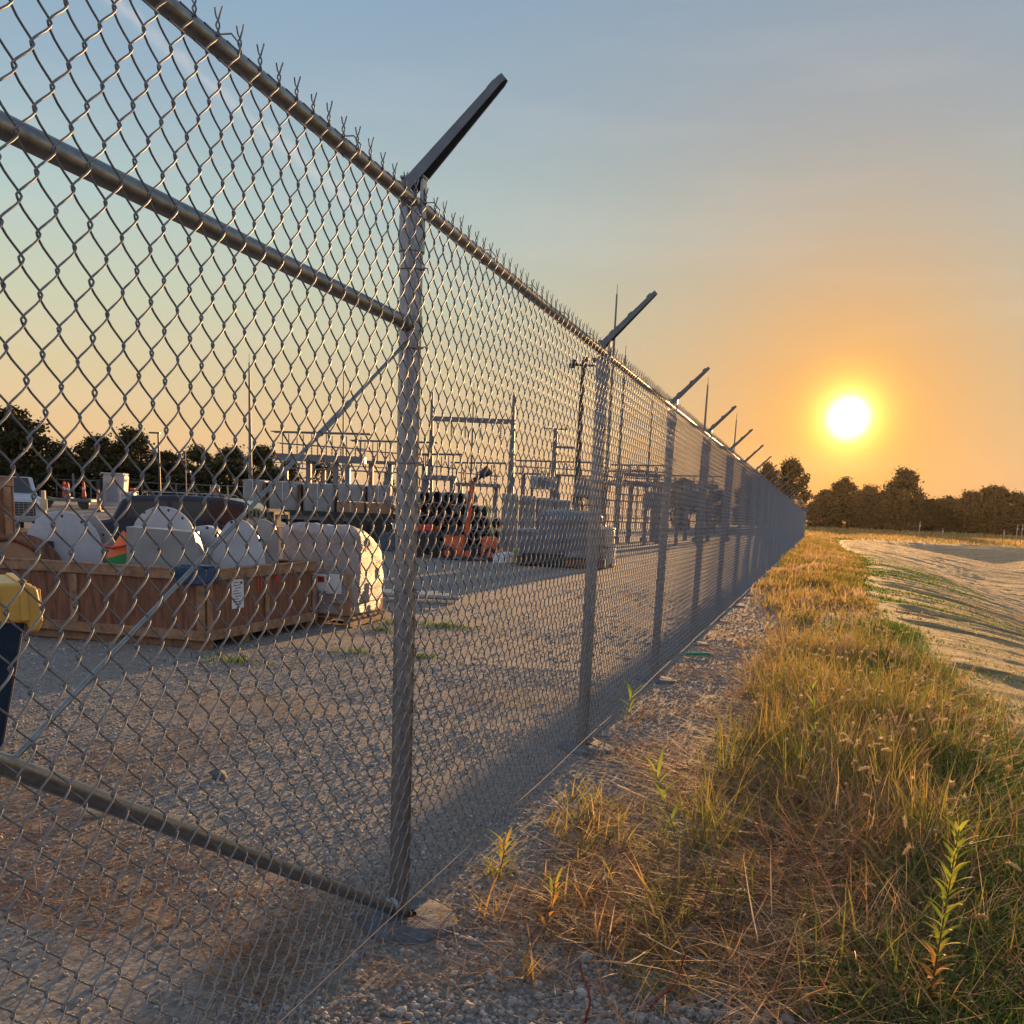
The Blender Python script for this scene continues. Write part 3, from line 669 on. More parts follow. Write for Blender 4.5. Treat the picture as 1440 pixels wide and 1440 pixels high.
for za, zb in ((2.0524, 2.0524), (.055, .09)):
    m = MB(); m.rod((0, Y1-.03, za), (0, Y1-.075, zb), .0265, n=16); m.rod((0, Y1, za-.02), (0, Y1, za+.025), .0395, n=20); m.build('rail_clamp', STEEL, fence)
m = MB(); pts = []; y = ya
while y < yb: pts.append((.050+.002*math.sin(y*4), y, .092+.005*math.sin(y*2.1))); y += .3
m.path(pts, .0024, 5); m.build('tension_wire', TWIRE, fence)
m = MB(); m.path([(.046, 0, HR-.022), (.052, 0, HR), (.03, 0, HR+.024), (-.01, 0, HR+.025), (-.026, 0, HR), (.0, 0, HR-.026), (.044, .008, HR-.03)], .002, 5)
rt = m.build('rail_tie', WIRE, fence); yy = Y0-.5
while yy < 45:
    c_ = rt.copy(); COL.objects.link(c_); c_.parent = fence; c_.location = (0, yy, 0); yy += .6096
rt.location = (0, Y0-1.1, 0)
# ---------------------------------------------------------------- YARD
def P(px, py, Z): return at(px, py, Z)
# big open crate: near corner at column 291, right side runs away 2.4 m, left side runs left
def crate(name, L, D, H, label, loc, rz, labels=True, mullions=3):
    "local: near corner at origin, +X = right side running away, +Y = left side; built up from skids"
    r = empty(name, loc, rz, label, 'crate'); z0 = .10
    for (a, b, c, nm) in (((L/2, .012, z0+H/2), (L-.02, .018, H-.02), 0, 'side_panel'), ((.012, D/2, z0+H/2), (.018, D-.02, H-.02), 0, 'side_panel'), ((L/2, D-.012, z0+H/2), (L-.02, .018, H-.02), 0, 'side_panel'), ((L-.012, D/2, z0+H/2), (.018, D-.08, H-.02), 0, 'side_panel')):
        MB().box(a, b).build(nm, WOOD, r)
    MB().box((L/2, D/2, z0+.01), (L-.05, D-.05, .03)).build('floor_panel', WOOD, r)
    f = MB(); t = .022
    for yy, s in ((-t/2, 1), (D+t/2, 1)):
        f.box((L/2, yy, z0+H-.045), (L+.04, t, .09)); f.box((L/2, yy, z0+.05), (L+.04, t, .10))
        n = max(2, int(L/1.2)+1)
        for i in range(n): f.box((.05+(L-.1)*i/(n-1), yy, z0+H/2), (.085, t*.9, H-.20))
    for xx in (-t/2, L+t/2):
        f.box((xx, D/2, z0+H-.045), (t, D-.005, .088)); f.box((xx, D/2, z0+.05), (t, D-.005, .098))
        n = max(2, int(D/1.1)+1)
        for i in range(n): f.box((xx, .05+(D-.1)*i/(n-1), z0+H/2), (t*.9, .085, H-.20))
    f.box((L/2, .02, z0+H+.012), (L+.05, .09, .022)); f.box((L/2, D-.02, z0+H+.012), (L+.05, .09, .022)); f.box((.02, D/2, z0+H+.010), (.09, D-.1, .020)); f.box((L-.02, D/2, z0+H+.010), (.09, D-.1, .020))
    f.build('batten', WOODL, r, .003)
    for i in range(4):
        MB().box((.12+(L-.24)*i/3, D/2, .05), (.10, D-.06, .095)).build('skid', WOODL, r, .003)
    return r
g = P(291, 914, 10.05); a1 = P(442, 882, 12.35); ang = math.atan2(a1.y-g.y, a1.x-g.x)
cr = crate('wooden_crate', 2.40, 3.0, .68, 'long open wooden crate on skids holding white steel plates', (g.x, g.y, 0), ang)
# stencils on the right face (local y = -.0225 plane); x grows to the right
lb = MB().box((.60, -.0015, .53), (.24, .003, .30)); lb.build('shipping_label', PAPER, cr)
m = MB()
for i in range(9): m.box((.565+.02*((i*7) % 3), -.004, .645-.028*i), (.10+.05*((i*5) % 3)/2, .002, .007))
m.box((.67, -.004, .64), (.05, .002, .02)); m.build('label_print', INK, [c for c in cr.children if c.name.startswith('shipping_label')][0])
m = MB()
def glass_icon(m, cx, cz, s, y=-.002):
    m.prism([(cx-.5*s, cz+.9*s), (cx+.5*s, cz+.9*s), (cx+.42*s, cz+.25*s), (cx+.12*s, cz), (cx+.07*s, cz-.55*s), (cx+.35*s, cz-.7*s), (cx-.35*s, cz-.7*s), (cx-.07*s, cz-.55*s), (cx-.12*s, cz), (cx-.42*s, cz+.25*s)], .003, Matrix.Translation((0, y, 0)))
for k in (0, .07):
    m = MB(); m.prism([(1.009+k, .535), (1.031+k, .535), (1.031+k, .665), (1.05+k, .665), (1.02+k, .71), (.99+k, .665), (1.009+k, .665)], .004, Matrix.Translation((0, -.004, 0))); m.build('arrow_stencil', REDINK, cr)
m = MB(); glass_icon(m, 1.25, .62, .09); m.build('glass_stencil', REDINK, cr); m = MB(); m.prism([(1.38, .64), (1.46, .69), (1.54, .64), (1.48, .63), (1.46, .57), (1.44, .63)], .003, Matrix.Translation((0, -.003, 0)))
m.build('umbrella_stencil', REDINK, cr)
# blue tarp scrap folded over the near corner
r = empty('tarp_scrap', (g.x, g.y, .80), ang, 'small blue tarp scrap hanging over the near crate corner', 'tarp')
Vc, Fc = [], []; nx, ny = 14, 10
for j in range(ny):
    for i in range(nx):
        s = i/(nx-1); t = j/(ny-1)     # s along rim, t hanging
        x_ = -.05+.22*s if s > .3 else -.05; y_ = -.045 if s > .3 else -.045+.34*(.3-s)/.3*1.0
        dz = -.13*t*(1+.35*math.sin(s*9))-.0
        off = .012*math.sin(s*14+t*3); Vc.append((x_-(0 if s > .3 else .03+off), y_-(.0+off if s > .3 else 0), .022+dz))
Fc = [(j*nx+i, j*nx+i+1, (j+1)*nx+i+1, (j+1)*nx+i) for j in range(ny-1) for i in range(nx-1)]
o = npmesh('hanging_fold', Vc, Fc, BLUE, True, parent=r); md = o.modifiers.new('s', 'SOLIDIFY'); md.thickness = .008
MB().box((.07, .10, .030), (.22, .30, .016)).build('top_fold', BLUE, r, .005)
# steel plates standing in the crate: outlines given in pixels, made to size at their distance
def plate(name, cat, label, pts, Z, th, m, rot=0., holes=(), py0=None, extra=None):
    px0 = sum(p[0] for p in pts)/len(pts); pyb = max(p[1] for p in pts) if py0 is None else py0
    o0 = P(px0, pyb, Z); k = Z/FPX
    r = empty(name, (o0.x, o0.y, max(.14, o0.z)), YAW+rot, label, cat); dz = o0.z-max(.14, o0.z)
    poly = [((p[0]-px0)*k, (pyb-p[1])*k+dz) for p in pts]
    b = MB().prism(poly, th).build('plate', m, r, .006)
    if holes:
        for (hx, hy) in holes: c = ((hx-px0)*k, -.001, (pyb-hy)*k+dz); MB().rod(c, (c[0], .004, c[2]), .016, n=12).build('bolt_hole', INK, r)
    return r
def arc(cx, cy, rx, ry, a0, a1, n=14): return [(cx+rx*math.cos(math.radians(a0+(a1-a0)*i/n)), cy-ry*math.sin(math.radians(a0+(a1-a0)*i/n))) for i in range(n+1)]
B0 = 830
r = plate('steel_plate', 'steel plate', 'bluish white round plate with a black slot handle, left in the long crate', [(150, B0), (38, B0)]+arc(92, 772, 54, 51, 190, -10)[::1], 11.6, .03, WHITE, holes=[(52, 738), (92, 728), (119, 735)])
h = MB(); q = .0; h.box((-.14, -.012, .50), (.075, .02, .085)); h.build('slot_handle', INK, r, .01)
plate('steel_plate', 'steel plate', 'pale grey drilled plate leaning behind the bluish round plate', [(185, B0), (88, B0), (106, 758), (114, 733), (124, 726), (138, 727), (158, 752), (172, 778)], 11.75, .03, GREYM, holes=[(118, 735), (113, 745), (102, 766), (148, 753)])
plate('steel_cover', 'steel cover', 'grey box shaped cover with slanted right side in the crate middle', [(180, B0), (182, 744), (273, 748), (289, B0)], 11.0, .45, GREYM, rot=.1)
plate('steel_plate', 'steel plate', 'tall half round white plate with four bolt holes behind the grey box', [(283, B0), (188, B0), (188, 745)]+arc(232, 758, 44, 43, 165, 0)+[(282, 760)], 11.9, .03, WHITE, holes=[(206, 724), (219, 721), (240, 720), (259, 730)])
plate('steel_plate', 'steel plate', 'low white domed plate right of the grey box', [(310, B0), (266, B0), (270, 748)]+arc(289, 752, 18, 11, 150, 10), 11.6, .2, WHITE, holes=[(293, 744)])
plate('steel_plate', 'steel plate', 'large white domed plate at the right end of the crate', [(378, B0), (290, B0), (304, 762), (318, 742)]+arc(336, 748, 20, 15, 140, 20)+[(362, 750), (370, 775)], 11.3, .05, WHITE, holes=[(327, 737), (315, 743), (304, 756), (366, 760)])
plate('steel_plate', 'steel plate', 'rear grey domed plate peeking over the right end of the crate', [(392, B0), (345, B0), (350, 738)]+arc(364, 747, 24, 15, 120, 10)+[(390, 765)], 12.0, .05, GREYM, holes=[(349, 739), (372, 772)])
# orange and green sack lying between the plates
o0 = P(172, 800, 11.4); r = empty('printed_bag', (o0.x, o0.y, .14), YAW, 'bright orange and green bag lying between the steel plates', 'bag')
def bagf(u, v, lo=0, hi=1, s=1.0):
    a = 2*PI*u; vv = lo+(hi-lo)*v; q = math.sin(PI*min(max(vv, .02), .98))**.5
    return (.20*math.cos(a)*q*s+.03*math.sin(vv*4), .13*math.sin(a)*q*s, .26+.62*vv-.26*0+.08*math.cos(a)*vv)
blob('bag_body', lambda u, v: bagf(u, v, 0, .74), GREEN, r, 28, 12); blob('bag_top', lambda u, v: bagf(u, v, .70, 1., 1.02), ORG2, r, 28, 8)
m = MB(); m.path([(-.17, -.10, .80), (-.05, -.135, .77), (.08, -.13, .80), (.17, -.1, .84)], .018, 6, .01); m.build('printed_band', REDP, r)
# cable reel leaning in the left end
o0 = P(12, 800, 11.0); r = empty('cable_reel', (o0.x, o0.y, .14), YAW+.15, 'wooden cable reel with a pink side, left end of the crate', 'reel')
m = MB(); m.pipe((0, .0, .42), (0, .05, .42), .46, .16, 40); m.build('rim', WOOD, r); MB().rod((0, .012, .42), (0, .035, .42), .39, n=40).build('side_disc', CARD, r); m = MB().rod((0, .05, .42), (0, .40, .42), .26, n=32); m.build('drum', WOOD, r)
MB().pipe((0, .40, .42), (0, .45, .42), .46, .98, 40).build('rim', WOOD, r)
# tall crate at the left edge
p1 = P(17, 700, 12.6); cr2 = crate('wooden_crate', 1.1, 1.3, 1.52, 'tall wooden crate with pale corner battens at the left edge', (p1.x-1.1*math.cos(YAW+.46), p1.y-1.1*math.sin(YAW+.46), 0), YAW+.46)
# yellow lidded bin
p1 = P(60, 830, 5.35); r = empty('waste_bin', (0, 0, 0), YAW+.56, 'dark blue tapered bin with a ribbed yellow lid at the left edge', 'bin'); r.scale = (.88, .88, .96)
r.location = (p1.x-.42*math.cos(YAW), p1.y-.42*math.sin(YAW), 0)
m = MB(); m.box((-.06, .0, .46), (.38, .44, .80), taper=1.88, tapery=1.45); m.build('body', BIN, r, .03, 3)
m = MB()
lidp = [(-.37, .84), (-.36, 1.00), (-.31, 1.06), (.31, 1.06), (.365, 1.03), (.39, .86), (.36, .80), (.31, .80), (.30, .85)]
m.prism(lidp, .70, Matrix.Translation((0, -.35, 0))); m.build('lid', YEL, r, .018, 3)
m = MB()
for i in range(5):
    x_ = -.29+.145*i; m.box((x_, -.352, .95), (.05, .028, .18), taper=.75)
    m.box((x_, -.0, 1.066), (.05, .60, .016))
for i in range(3): m.box((.385, -.20+.2*i, .94), (.03, .06, .16), taper=.8)
m.build('lid_rib', YEL, r, .012, 3)
for sx in (-.24, .02): MB().rod((sx-.03, .20, .10), (sx+.03, .20, .10), .10, n=20).build('wheel', DARK, r)
MB().rod((-.28, .38, .92), (.28, .38, .92), .015, n=10).build('handle', BIN, r)
# stretch wrapped pallet
g = P(493, 882, 12.45); a1 = P(541, 869, 13.6); ang = math.atan2(a1.y-g.y, a1.x-g.x)
r = empty('wrapped_pallet_load', (g.x, g.y, 0), ang, 'shrink wrapped load on a wooden pallet glowing in the sun beside the crate', 'pallet load')
m = MB()
for yy in (.05, .5, .95): m.box((.62, yy, .06), (1.24, .09, .09))
for i in range(7): m.box((.07+.18*i, .5, .122), (.11, 1.04, .022)); 
for i in range(3): m.box((.07+.55*i, .5, .012), (.11, 1.04, .020))
m.build('pallet', WOODL, r)
MB().box((.60, .5, .40), (1.12, .96, .52)).build('carton', CARD, r, .01)
w_ = wrapped('plastic_wrap', 1.20, 1.03, .94, WRAP, r, 3.3, .14, .045, .55); w_.location = (.61, .5, .30)
co_ = np.zeros(len(w_.data.vertices)*3, np.float32); w_.data.vertices.foreach_get('co', co_); co_ = co_.reshape(-1, 3)
co_[:, 2] *= 1-.34*ss(-.25, .62, co_[:, 0])*ss(.2, .8, co_[:, 2]/.94); w_.data.vertices.foreach_set('co', co_.ravel())
w2 = wrapped('plastic_skirt', 1.17, 1.0, .50, WRAP, r, 8.3, .14, .03, .2); w2.location = (.61, .5, .17); w2.scale = (1, 1, .9)
m = MB(); m.box((-.004, .22, .53), (.006, .20, .24)); m.build('shipping_label', PAPER, r)
# left face labels: local x=0 plane faces the camera
for q in (.38, .80): MB().box((-.002, q, .54), (.03, .21, .20)).build('shipping_label', PAPER, r)
m = MB(); m.box((-.020, .38, .58), (.004, .09, .07)); m.build('red_mark', REDINK, r)
m = MB(); m.box((-.022, .38, .58), (.004, .045, .03)); m.box((-.020, .80, .58), (.004, .12, .012)); m.box((-.020, .80, .55), (.004, .14, .012)); m.build('label_print', INK, r)
# cream carton behind
(l, rz) = frame(399, 14.6); r = empty('cardboard_box', l, rz, 'tan cardboard box standing behind the wrapped load', 'box'); MB().box((0, 0, .57), (.30, .4, 1.14)).build('carton', CARD, r, .01); MB().box((0, -.203, .9), (.05, .004, .45)).build('tape', PALE, r)
# dark parked sport utility vehicle seen side on beyond the crate
PAINT = mat('dark_blue_car_paint', (.008, .013, .035), .22, .1, .1, 3, 0)
(l, rz) = frame(300, 22.0, .06); r = empty('parked_car', l, rz, 'dark navy parked car seen side on behind the white plates', 'car'); r.scale = (.95, .95, .93)
prof = [(-2.35, .35), (-2.38, .80), (-2.28, 1.02), (-1.95, 1.08), (-1.72, 1.50), (-1.50, 1.60), (-.6, 1.645), (.35, 1.63), (.85, 1.55), (1.35, 1.12), (2.15, 1.02), (2.38, .85), (2.42, .40), (2.0, .30), (-2.0, .30)]
MB().prism(prof, 1.85, Matrix.Translation((0, -.92, 0))).build('body', PAINT, r, .07, 3)
for q in ([(-1.62, 1.12), (-1.48, 1.45), (-.75, 1.50), (-.72, 1.12)], [(-.64, 1.12), (-.66, 1.50), (.12, 1.51), (.20, 1.12)], [(.28, 1.12), (.20, 1.50), (.62, 1.47), (1.02, 1.12)]):
    MB().prism(q, .012, Matrix.Translation((0, -.928, 0))).build('side_window', GLASS, r)
MB().box((1.12, 0, 1.335), (.62, 1.5, .012), M=Matrix.Rotation(.71, 3, 'Y')).build('windscreen', GLASS, r)
for sy in (-.62, .62): MB().path([(-1.35, sy, 1.63), (-1.3, sy, 1.69), (.35, sy, 1.69), (.42, sy, 1.64)], .016, 8).build('roof_rail', GREYM, r)
for sx in (-1.45, 1.45):
    for sy in (-.86, .86): w = MB().rod((sx, sy-.11, .35), (sx, sy+.11, .35), .35, n=26).build('wheel', DARK, r); MB().rod((sx, sy-.115, .35), (sx, sy+.115, .35), .22, n=16).build('rim', GREYM, w)
MB().box((2.36, -.6, .82), (.12, .36, .14)).build('headlight', CHROME, r, .02); MB().box((.95, -1.0, 1.16), (.12, .18, .12)).build('wing_mirror', PAINT, r, .03)
for sx in (-.30, .55): MB().box((sx, -.94, .98), (.16, .03, .03)).build('door_handle', GREYM, r)
# clutter right of it: black frame with folded material
(l, rz) = frame(372, 18.5, -.2); r = empty('equipment_rack', l, rz, 'dark metal rack of folded scrap right of the navy car', 'rack')
m = MB()
for sx in (-.3, .3):
    for sy in (-.3, .3): m.box((sx, sy, .65), (.05, .05, 1.3))
m.box((0, -.3, 1.28), (.6, .05, .05)); m.box((0, .3, 1.28), (.6, .05, .05)); m.box((0, -.3, .6), (.6, .05, .05)); m.box((-.3, 0, 1.28), (.05, .6, .05)); m.box((.3, 0, 1.28), (.05, .6, .05)); m.build('frame', INK, r)
m = MB()
for i in range(7): m.box((-.2+.07*i, -.1, .95), (.04, .5, .8), M=Matrix.Rotation(.25*math.sin(i*2.1), 3, 'Y'))
m.build('folded_sheet', mat('dull_green_cloth', (.12, .13, .10), .8, 0, .5, 5, .3), r)
# worker beyond the tarp
def person(loc, rz, label):
    r = empty('person', loc, rz, label, 'person')
    vs = [(0, 0, .95), (0, 0, 1.15), (0, 0, 1.40), (0, 0, 1.52), (0, .01, 1.62), (0, .01, 1.74), (-.1, 0, .90), (-.12, 0, .5), (-.13, 0, .08), (-.13, -.16, .03), (.1, 0, .90), (.12, 0, .5), (.13, 0, .08), (.13, -.16, .03), (-.19, 0, 1.42), (-.25, -.05, 1.15), (-.20, -.22, .98), (.19, 0, 1.42), (.25, -.05, 1.15), (.20, -.22, .98)]
    ed = [(0, 1), (1, 2), (2, 3), (3, 4), (4, 5), (0, 6), (6, 7), (7, 8), (8, 9), (0, 10), (10, 11), (11, 12), (12, 13), (2, 14), (14, 15), (15, 16), (2, 17), (17, 18), (18, 19)]
    rad = [.14, .135, .15, .055, .085, .075, .09, .065, .05, .04, .09, .065, .05, .04, .06, .045, .03, .06, .045, .03]
    me = bpy.data.meshes.new('body'); me.from_pydata(vs, ed, []); o = link('body', me, GREYC, r)
    md = o.modifiers.new('k', 'SKIN'); o.modifiers.new('s', 'SUBSURF').levels = 1
    for i, q in enumerate(rad): me.skin_vertices[0].data[i].radius = (q, q*.75, )
    me.skin_vertices[0].data[0].use_root = True
    wrapped('hivis_vest', .40, .29, .50, HIVIS, r, 2, .1, .01, .3).location = (0, 0, .98)
    m = MB(); m.box((0, -.155, 1.20), (.06, .012, .36)); m.build('reflective_stripe', ORG2, r)
    def hf(u, v):
        a = 2*PI*u; t = (v-.5)*PI; return (.085*math.cos(a)*math.cos(t), .10*math.sin(a)*math.cos(t), 1.68+.12*math.sin(t))
    blob('head', hf, SKIN, r, 16, 10); blob('cap', lambda u, v: (.098*math.cos(2*PI*u)*math.cos(v*PI/2), .115*math.sin(2*PI*u)*math.cos(v*PI/2)-.02*(1-v), 1.71+.11*math.sin(v*PI/2)), GREYC, r, 16, 8)
    return r
(l, rz) = frame(304, 25.0); person(l, rz, 'worker in a tan and orange vest standing beyond the navy parked car')
# white pickup nose beyond the tall crate
def pickup(px, Z, rot, label):
    (l, rz) = frame(px, Z, rot); r = empty('pickup_truck', l, rz, label, 'pickup truck')
    # front faces -Y
    m = MB(); m.prism([(0, .45), (.02, .95), (.10, 1.18), (1.25, 1.27), (1.95, 1.85), (3.2, 1.85), (3.35, 1.25), (5.5, 1.22), (5.55, .5)], 1.92, Matrix.Translation((.96, 0, 0)) @ Matrix.Rotation(PI/2, 4, 'Z')); m.build('body', WHITE, r, .06, 3)
    m = MB(); m.box((0, -.012, .84), (1.25, .05, .42)); m.build('grille', INK, r, .02)
    m = MB()
    for i in range(5): m.box((0, -.042, .68+.08*i), (1.2, .02, .014))
    for i in range(9): m.box((-.56+.14*i, -.043, .84), (.014, .018, .40))
    m.build('grille_bar', GREYM, r)
    for sx in (-.80, .80): MB().box((sx, -.005, .96), (.26, .08, .24)).build('headlight', CHROME, r, .03)
    MB().box((0, -.06, .52), (1.94, .14, .20)).build('bumper', GREYM, r, .03)
    for sx in (-.88, .88):
        for yy in (.95, 4.4):
            w = MB().rod((sx-.11, yy, .38), (sx+.11, yy, .38), .38, n=24).build('wheel', DARK, r); MB().rod((sx-.115, yy, .38), (sx+.115, yy, .38), .22, n=16).build('rim', GREYM, w)
    M = Matrix.Rotation(math.radians(50.5), 3, 'X'); MB().box((0, 1.58, 1.585), (1.6, .74, .01), M=Matrix.Rotation(math.radians(39.6), 3, 'X')).build('windscreen', GLASS, r)
    return r
pickup(18, 33, .62, 'white pickup truck nose with black grille beyond the tall crate')
# platform with channelizer cones
def place(px, Z, rot=0, py=None):
    return frame(px, Z, rot)
(l, rz) = frame(100, 52); r = empty('low_trailer', l, rz, 'low green flatbed trailer under the orange markers', 'trailer')
MB().box((0, 0, .42), (2.6, 1.6, .14)).build('deck', mat('faded_green_paint', (.10, .14, .10), .6, 0, .3, 4, .1), r, .02)
for sx in (-.9, .9): MB().rod((sx, -.75, .28), (sx, -.6, .28), .28, n=18).build('wheel', DARK, r)
MB().box((-1.5, 0, .38), (.6, .08, .08)).build('drawbar', DARK, r)
DECK = l[2]+.49
def marker(px, Z, h, m, label, z=None, kind='traffic marker'):
    (l, rz) = frame(px, Z); z = l[2] if z is None else z
    r = empty('traffic_marker', (l[0], l[1], z), rz, label, kind, 'orange and red traffic markers')
    MB().rod((0, 0, .05), (0, 0, h), .10, .055, 14).build('body', m, r); MB().box((0, 0, .03), (.36, .36, .06)).build('base', DARK, r, .01)
    MB().rod((0, 0, h*.55), (0, 0, h*.68), .083, .077, 14).build('reflective_band', PAPER, r); MB().rod((0, 0, h), (0, 0, h+.05), .02, n=8).build('handle', m, r)
marker(90.5, 52.0, .78, REDP, 'red traffic marker, left one of the close pair', DECK)
marker(95.8, 52.1, .74, REDP, 'red traffic marker, right one of the close pair', DECK)
marker(118, 51.8, .82, REDP, 'single red traffic marker between the gate post and the kiosk', DECK)
marker(138, 50, 1.0, ORG2, 'orange traffic drum standing just left of the kiosk')
marker(24, 52, 1.45, ORG2, 'orange marker left in the row above the pickup hood')
marker(30, 52.2, 1.3, ORG2, 'orange marker in the middle above the pickup hood')
marker(34.5, 52.1, 1.4, REDP, 'red marker at the right above the pickup hood')
(l, rz) = frame(61, 30); r = empty('wooden_stake', l, rz, 'tan wooden stake standing right of the pickup nose', 'stake'); MB().box((0, 0, .75), (.10, .10, 1.5)).build('stake', PALE, r, .01); MB().box((.02, -.06, 1.1), (.2, .03, .3)).build('board', PALE, r)
# kiosk
(l, rz) = frame(159, 58, .12); r = empty('kiosk', l, rz, 'small white framed hut with a leaning grey side panel', 'hut')
MB().prism([(-.62, 0), (-.50, 1.66), (-.42, 1.74), (.55, 1.74), (.62, 1.62), (.45, 0)], 1.1).build('shell', mat('pale_grey_panel', (.42, .40, .40), .6, 0, .12, 3, .1), r, .02)
MB().box((-.05, -.01, .72), (.62, .03, 1.0)).build('door', mat('dull_grey_panel', (.22, .23, .27), .6, 0, .15, 3, .1), r); MB().box((.02, -.012, 1.40), (.66, .03, .28)).build('sign_board', mat('pinkish_board', (.50, .36, .32), .7, 0, .1, 3, 0), r)
MB().box((0, .5, 1.77), (1.2, 1.2, .05)).build('roof', PAPER, r); MB().box((.56, -.03, .86), (.06, .05, 1.76), M=Matrix.Rotation(.10, 3, 'Y')).build('frame_post', PAPER, r)
MB().box((-.70, .1, .7), (.18, .9, 1.4)).build('side_dark_panel', INK, r)  # dark upright panel on the left side of the hut
# caged tank on pallet
(l, rz) = frame(182, 55); r = empty('caged_tank', l, rz, 'small caged grey tank on a brown pallet beside the hut', 'tank')
MB().box((0, 0, .10), (.75, .75, .20)).build('pallet', WOOD, r); MB().box((0, 0, .52), (.62, .62, .62)).build('tank', mat('grey_plastic_tank', (.30, .31, .36), .4, 0, .1, 3, 0), r, .05, 3)
m = MB()
for i in range(5):
    for sy in (-.34, .34): m.box((-.34+.17*i, sy, .52), (.02, .02, .68))
for z in (.3, .52, .74, .88): m.box((0, -.345, z), (.70, .02, .02)); m.box((.345, 0, z), (.02, .70, .02))
m.build('cage', PAPER, r); MB().box((.2, 0, 1.0), (.25, .25, .10)).build('cap', ORG, r, .02)
# rear boundary fence with posts, rail and fabric wires
(l0, rz) = frame(64, 92); rr = empty('rear_fence', (0, 0, 0), 0, 'distant grey pipe rail fence in front of the left trees', 'fence')
cols = list(range(-40, 420, 24)); m = MB(); pv = None
for i, c in enumerate(cols):
    (l, rz) = frame(c, 92-6*i/len(cols)); 
    MB().rod((l[0], l[1], l[2]-.1), (l[0], l[1], l[2]+1.75+(.5 if i == 6 else 0)), .05 if i != 6 else .09, n=8).build('post', SUBST, rr)
    top = Vector((l[0], l[1], l[2]+1.70)); 
    if pv is not None:
        m.rod(pv, top, .03, n=6)
        for dz in (.55, 1.1): m.rod(pv-Vector((0, 0, dz)), top-Vector((0, 0, dz)), .012, n=4)
    pv = top
m.build('rail', SUBST, rr)
# dark parking light poles at the left
def pole(px, ptop, Z, r0, label, m=SUBST, head=None, name='lightning_mast', cat='mast', r1=None, pbase=None):
    (l, rz) = frame(px, Z); t = P(px, ptop, Z); H = t.z-l[2]
    r = empty(name, l, rz, label, cat)
    MB().rod((0, 0, -.1), (0, 0, H), r0, r0*.35 if r1 is None else r1, 12).build('pole', m, r)
    MB().rod((0, 0, -.05), (0, 0, .25), r0*2.2, n=12).build('base', CONC, r)
    if head == 'lamp': MB().box((-.25, 0, H), (.75, .25, .10)).build('lamp_head', m, r)
    if head == 'cam': MB().box((.2, 0, H*.62), (.35, .2, .15)).build('camera_box', PAPER, r)
    if head == 'flood':
        MB().box((0, 0, H-.25), (1.3, .10, .10)).build('crossarm', m, r)
        for dx, dz, a in ((-.6, -.32, .5), (-.45, -.12, .2), (.12, .02, -.2), (.05, -.30, .3), (.55, .0, -.4)):
            MB().box((dx, -.15, H+dz), (.26, .18, .22), M=Matrix.Rotation(a, 3, 'Z')).build('floodlight', m, r, .03)
    if head == 'tip': MB().rod((0, 0, H), (0, 0, H+.5), .015, n=6).build('air_terminal', m, r)
    return r, H
DK = mat('dark_bronze_paint', (.03, .028, .03), .5, .2, .2, 4, 0)
pole(225, 609, 75, .09, 'slim dark lamp pole with a flat head before the left trees', DK, 'lamp', 'lamp_pole', 'lamp pole', .06)
pole(262, 634, 80, .05, 'thin grey pole with a small white box left of centre', SUBST, 'cam', 'camera_pole', 'pole', .04)
pole(352.5, 510, 62, .13, 'slender pale mast rising left of the truss rod', SUBST, 'tip')
pole(482, 520, 68, .09, 'thin mast seen just left of the nearest fence post', SUBST, 'tip')
pole(661, 551, 60, .10, 'thin mast in the middle of the steel gantry', SUBST, 'tip')
pole(809, 506, 56, .20, 'tall dark floodlight pole left of the second fence post', DK, 'flood', 'floodlight_pole', 'floodlight pole', .09)
pole(849.5, 413, 60, .13, 'tallest mast, rising directly behind the second fence post', SUBST, 'tip')
pole(866, 499, 58, .12, 'stout mast just right of the second fence post', SUBST, 'tip')
pole(907, 565, 64, .09, 'short thin mast midway between second and third fence posts', SUBST, 'tip')
pole(981, 541, 70, .14, 'mast right of the third fence post topping the rail', SUBST, 'tip')
pole(1024, 590, 78, .11, 'rightmost mast, just before the fifth fence post', SUBST, 'tip')
# steel gantry
(la, rz) = frame(604, 60); (lb_, _) = frame(716.5, 60); r = empty('steel_gantry', la, rz, 'H shaped steel gantry with a long crossbeam behind the yard', 'gantry')
W_ = math.hypot(lb_[0]-la[0], lb_[1]-la[1]); Ht = P(605, 551, 60).z; Hb = P(660, 591, 60).z
MB().rod((0, 0, 0), (0, 0, Ht), .20, .07, 10).build('column', SUBST, r); MB().rod((W_, 0, 0), (W_, 0, Ht), .26, .08, 10).build('column', SUBST, r)
MB().box((W_/2, 0, Hb), (W_, .24, .26)).build('crossbeam', SUBST, r)
m = MB()
for x_ in (W_*.25, W_*.42, W_*.6, W_*.85):
    for k in range(7): m.rod((x_, 0, Hb-.2-.11*k), (x_+.03*(1 if x_ > 2 else -1), 0, Hb-.25-.11*k), .07, n=8)
    m.rod((x_, 0, Hb), (x_, 0, Hb-1.0), .02, n=6)
m.build('insulator_string', GREYM, r)
# T pole with jumper arm
(l, rz) = frame(776, 58); r = empty('bus_pole', l, rz, 'T shaped bus pole with a short arm left of the floodlight pole', 'pole'); Ht = P(778, 603, 58).z-l[2]
MB().rod((0, 0, 0), (0, 0, Ht), .22, .11, 10).build('column', SUBST, r); MB().box((0, 0, Ht), (1.30, .10, .07)).build('crossarm', SUBST, r); MB().box((.55, 0, P(790, 629, 58).z-l[2]), (1.1, .10, .12)).build('side_arm', SUBST, r)
m = MB(); 
for x_ in (-.6, .6): m.rod((x_, 0, Ht), (x_, 0, Ht+.25), .03, n=6)
m.build('insulator', GREYM, r)
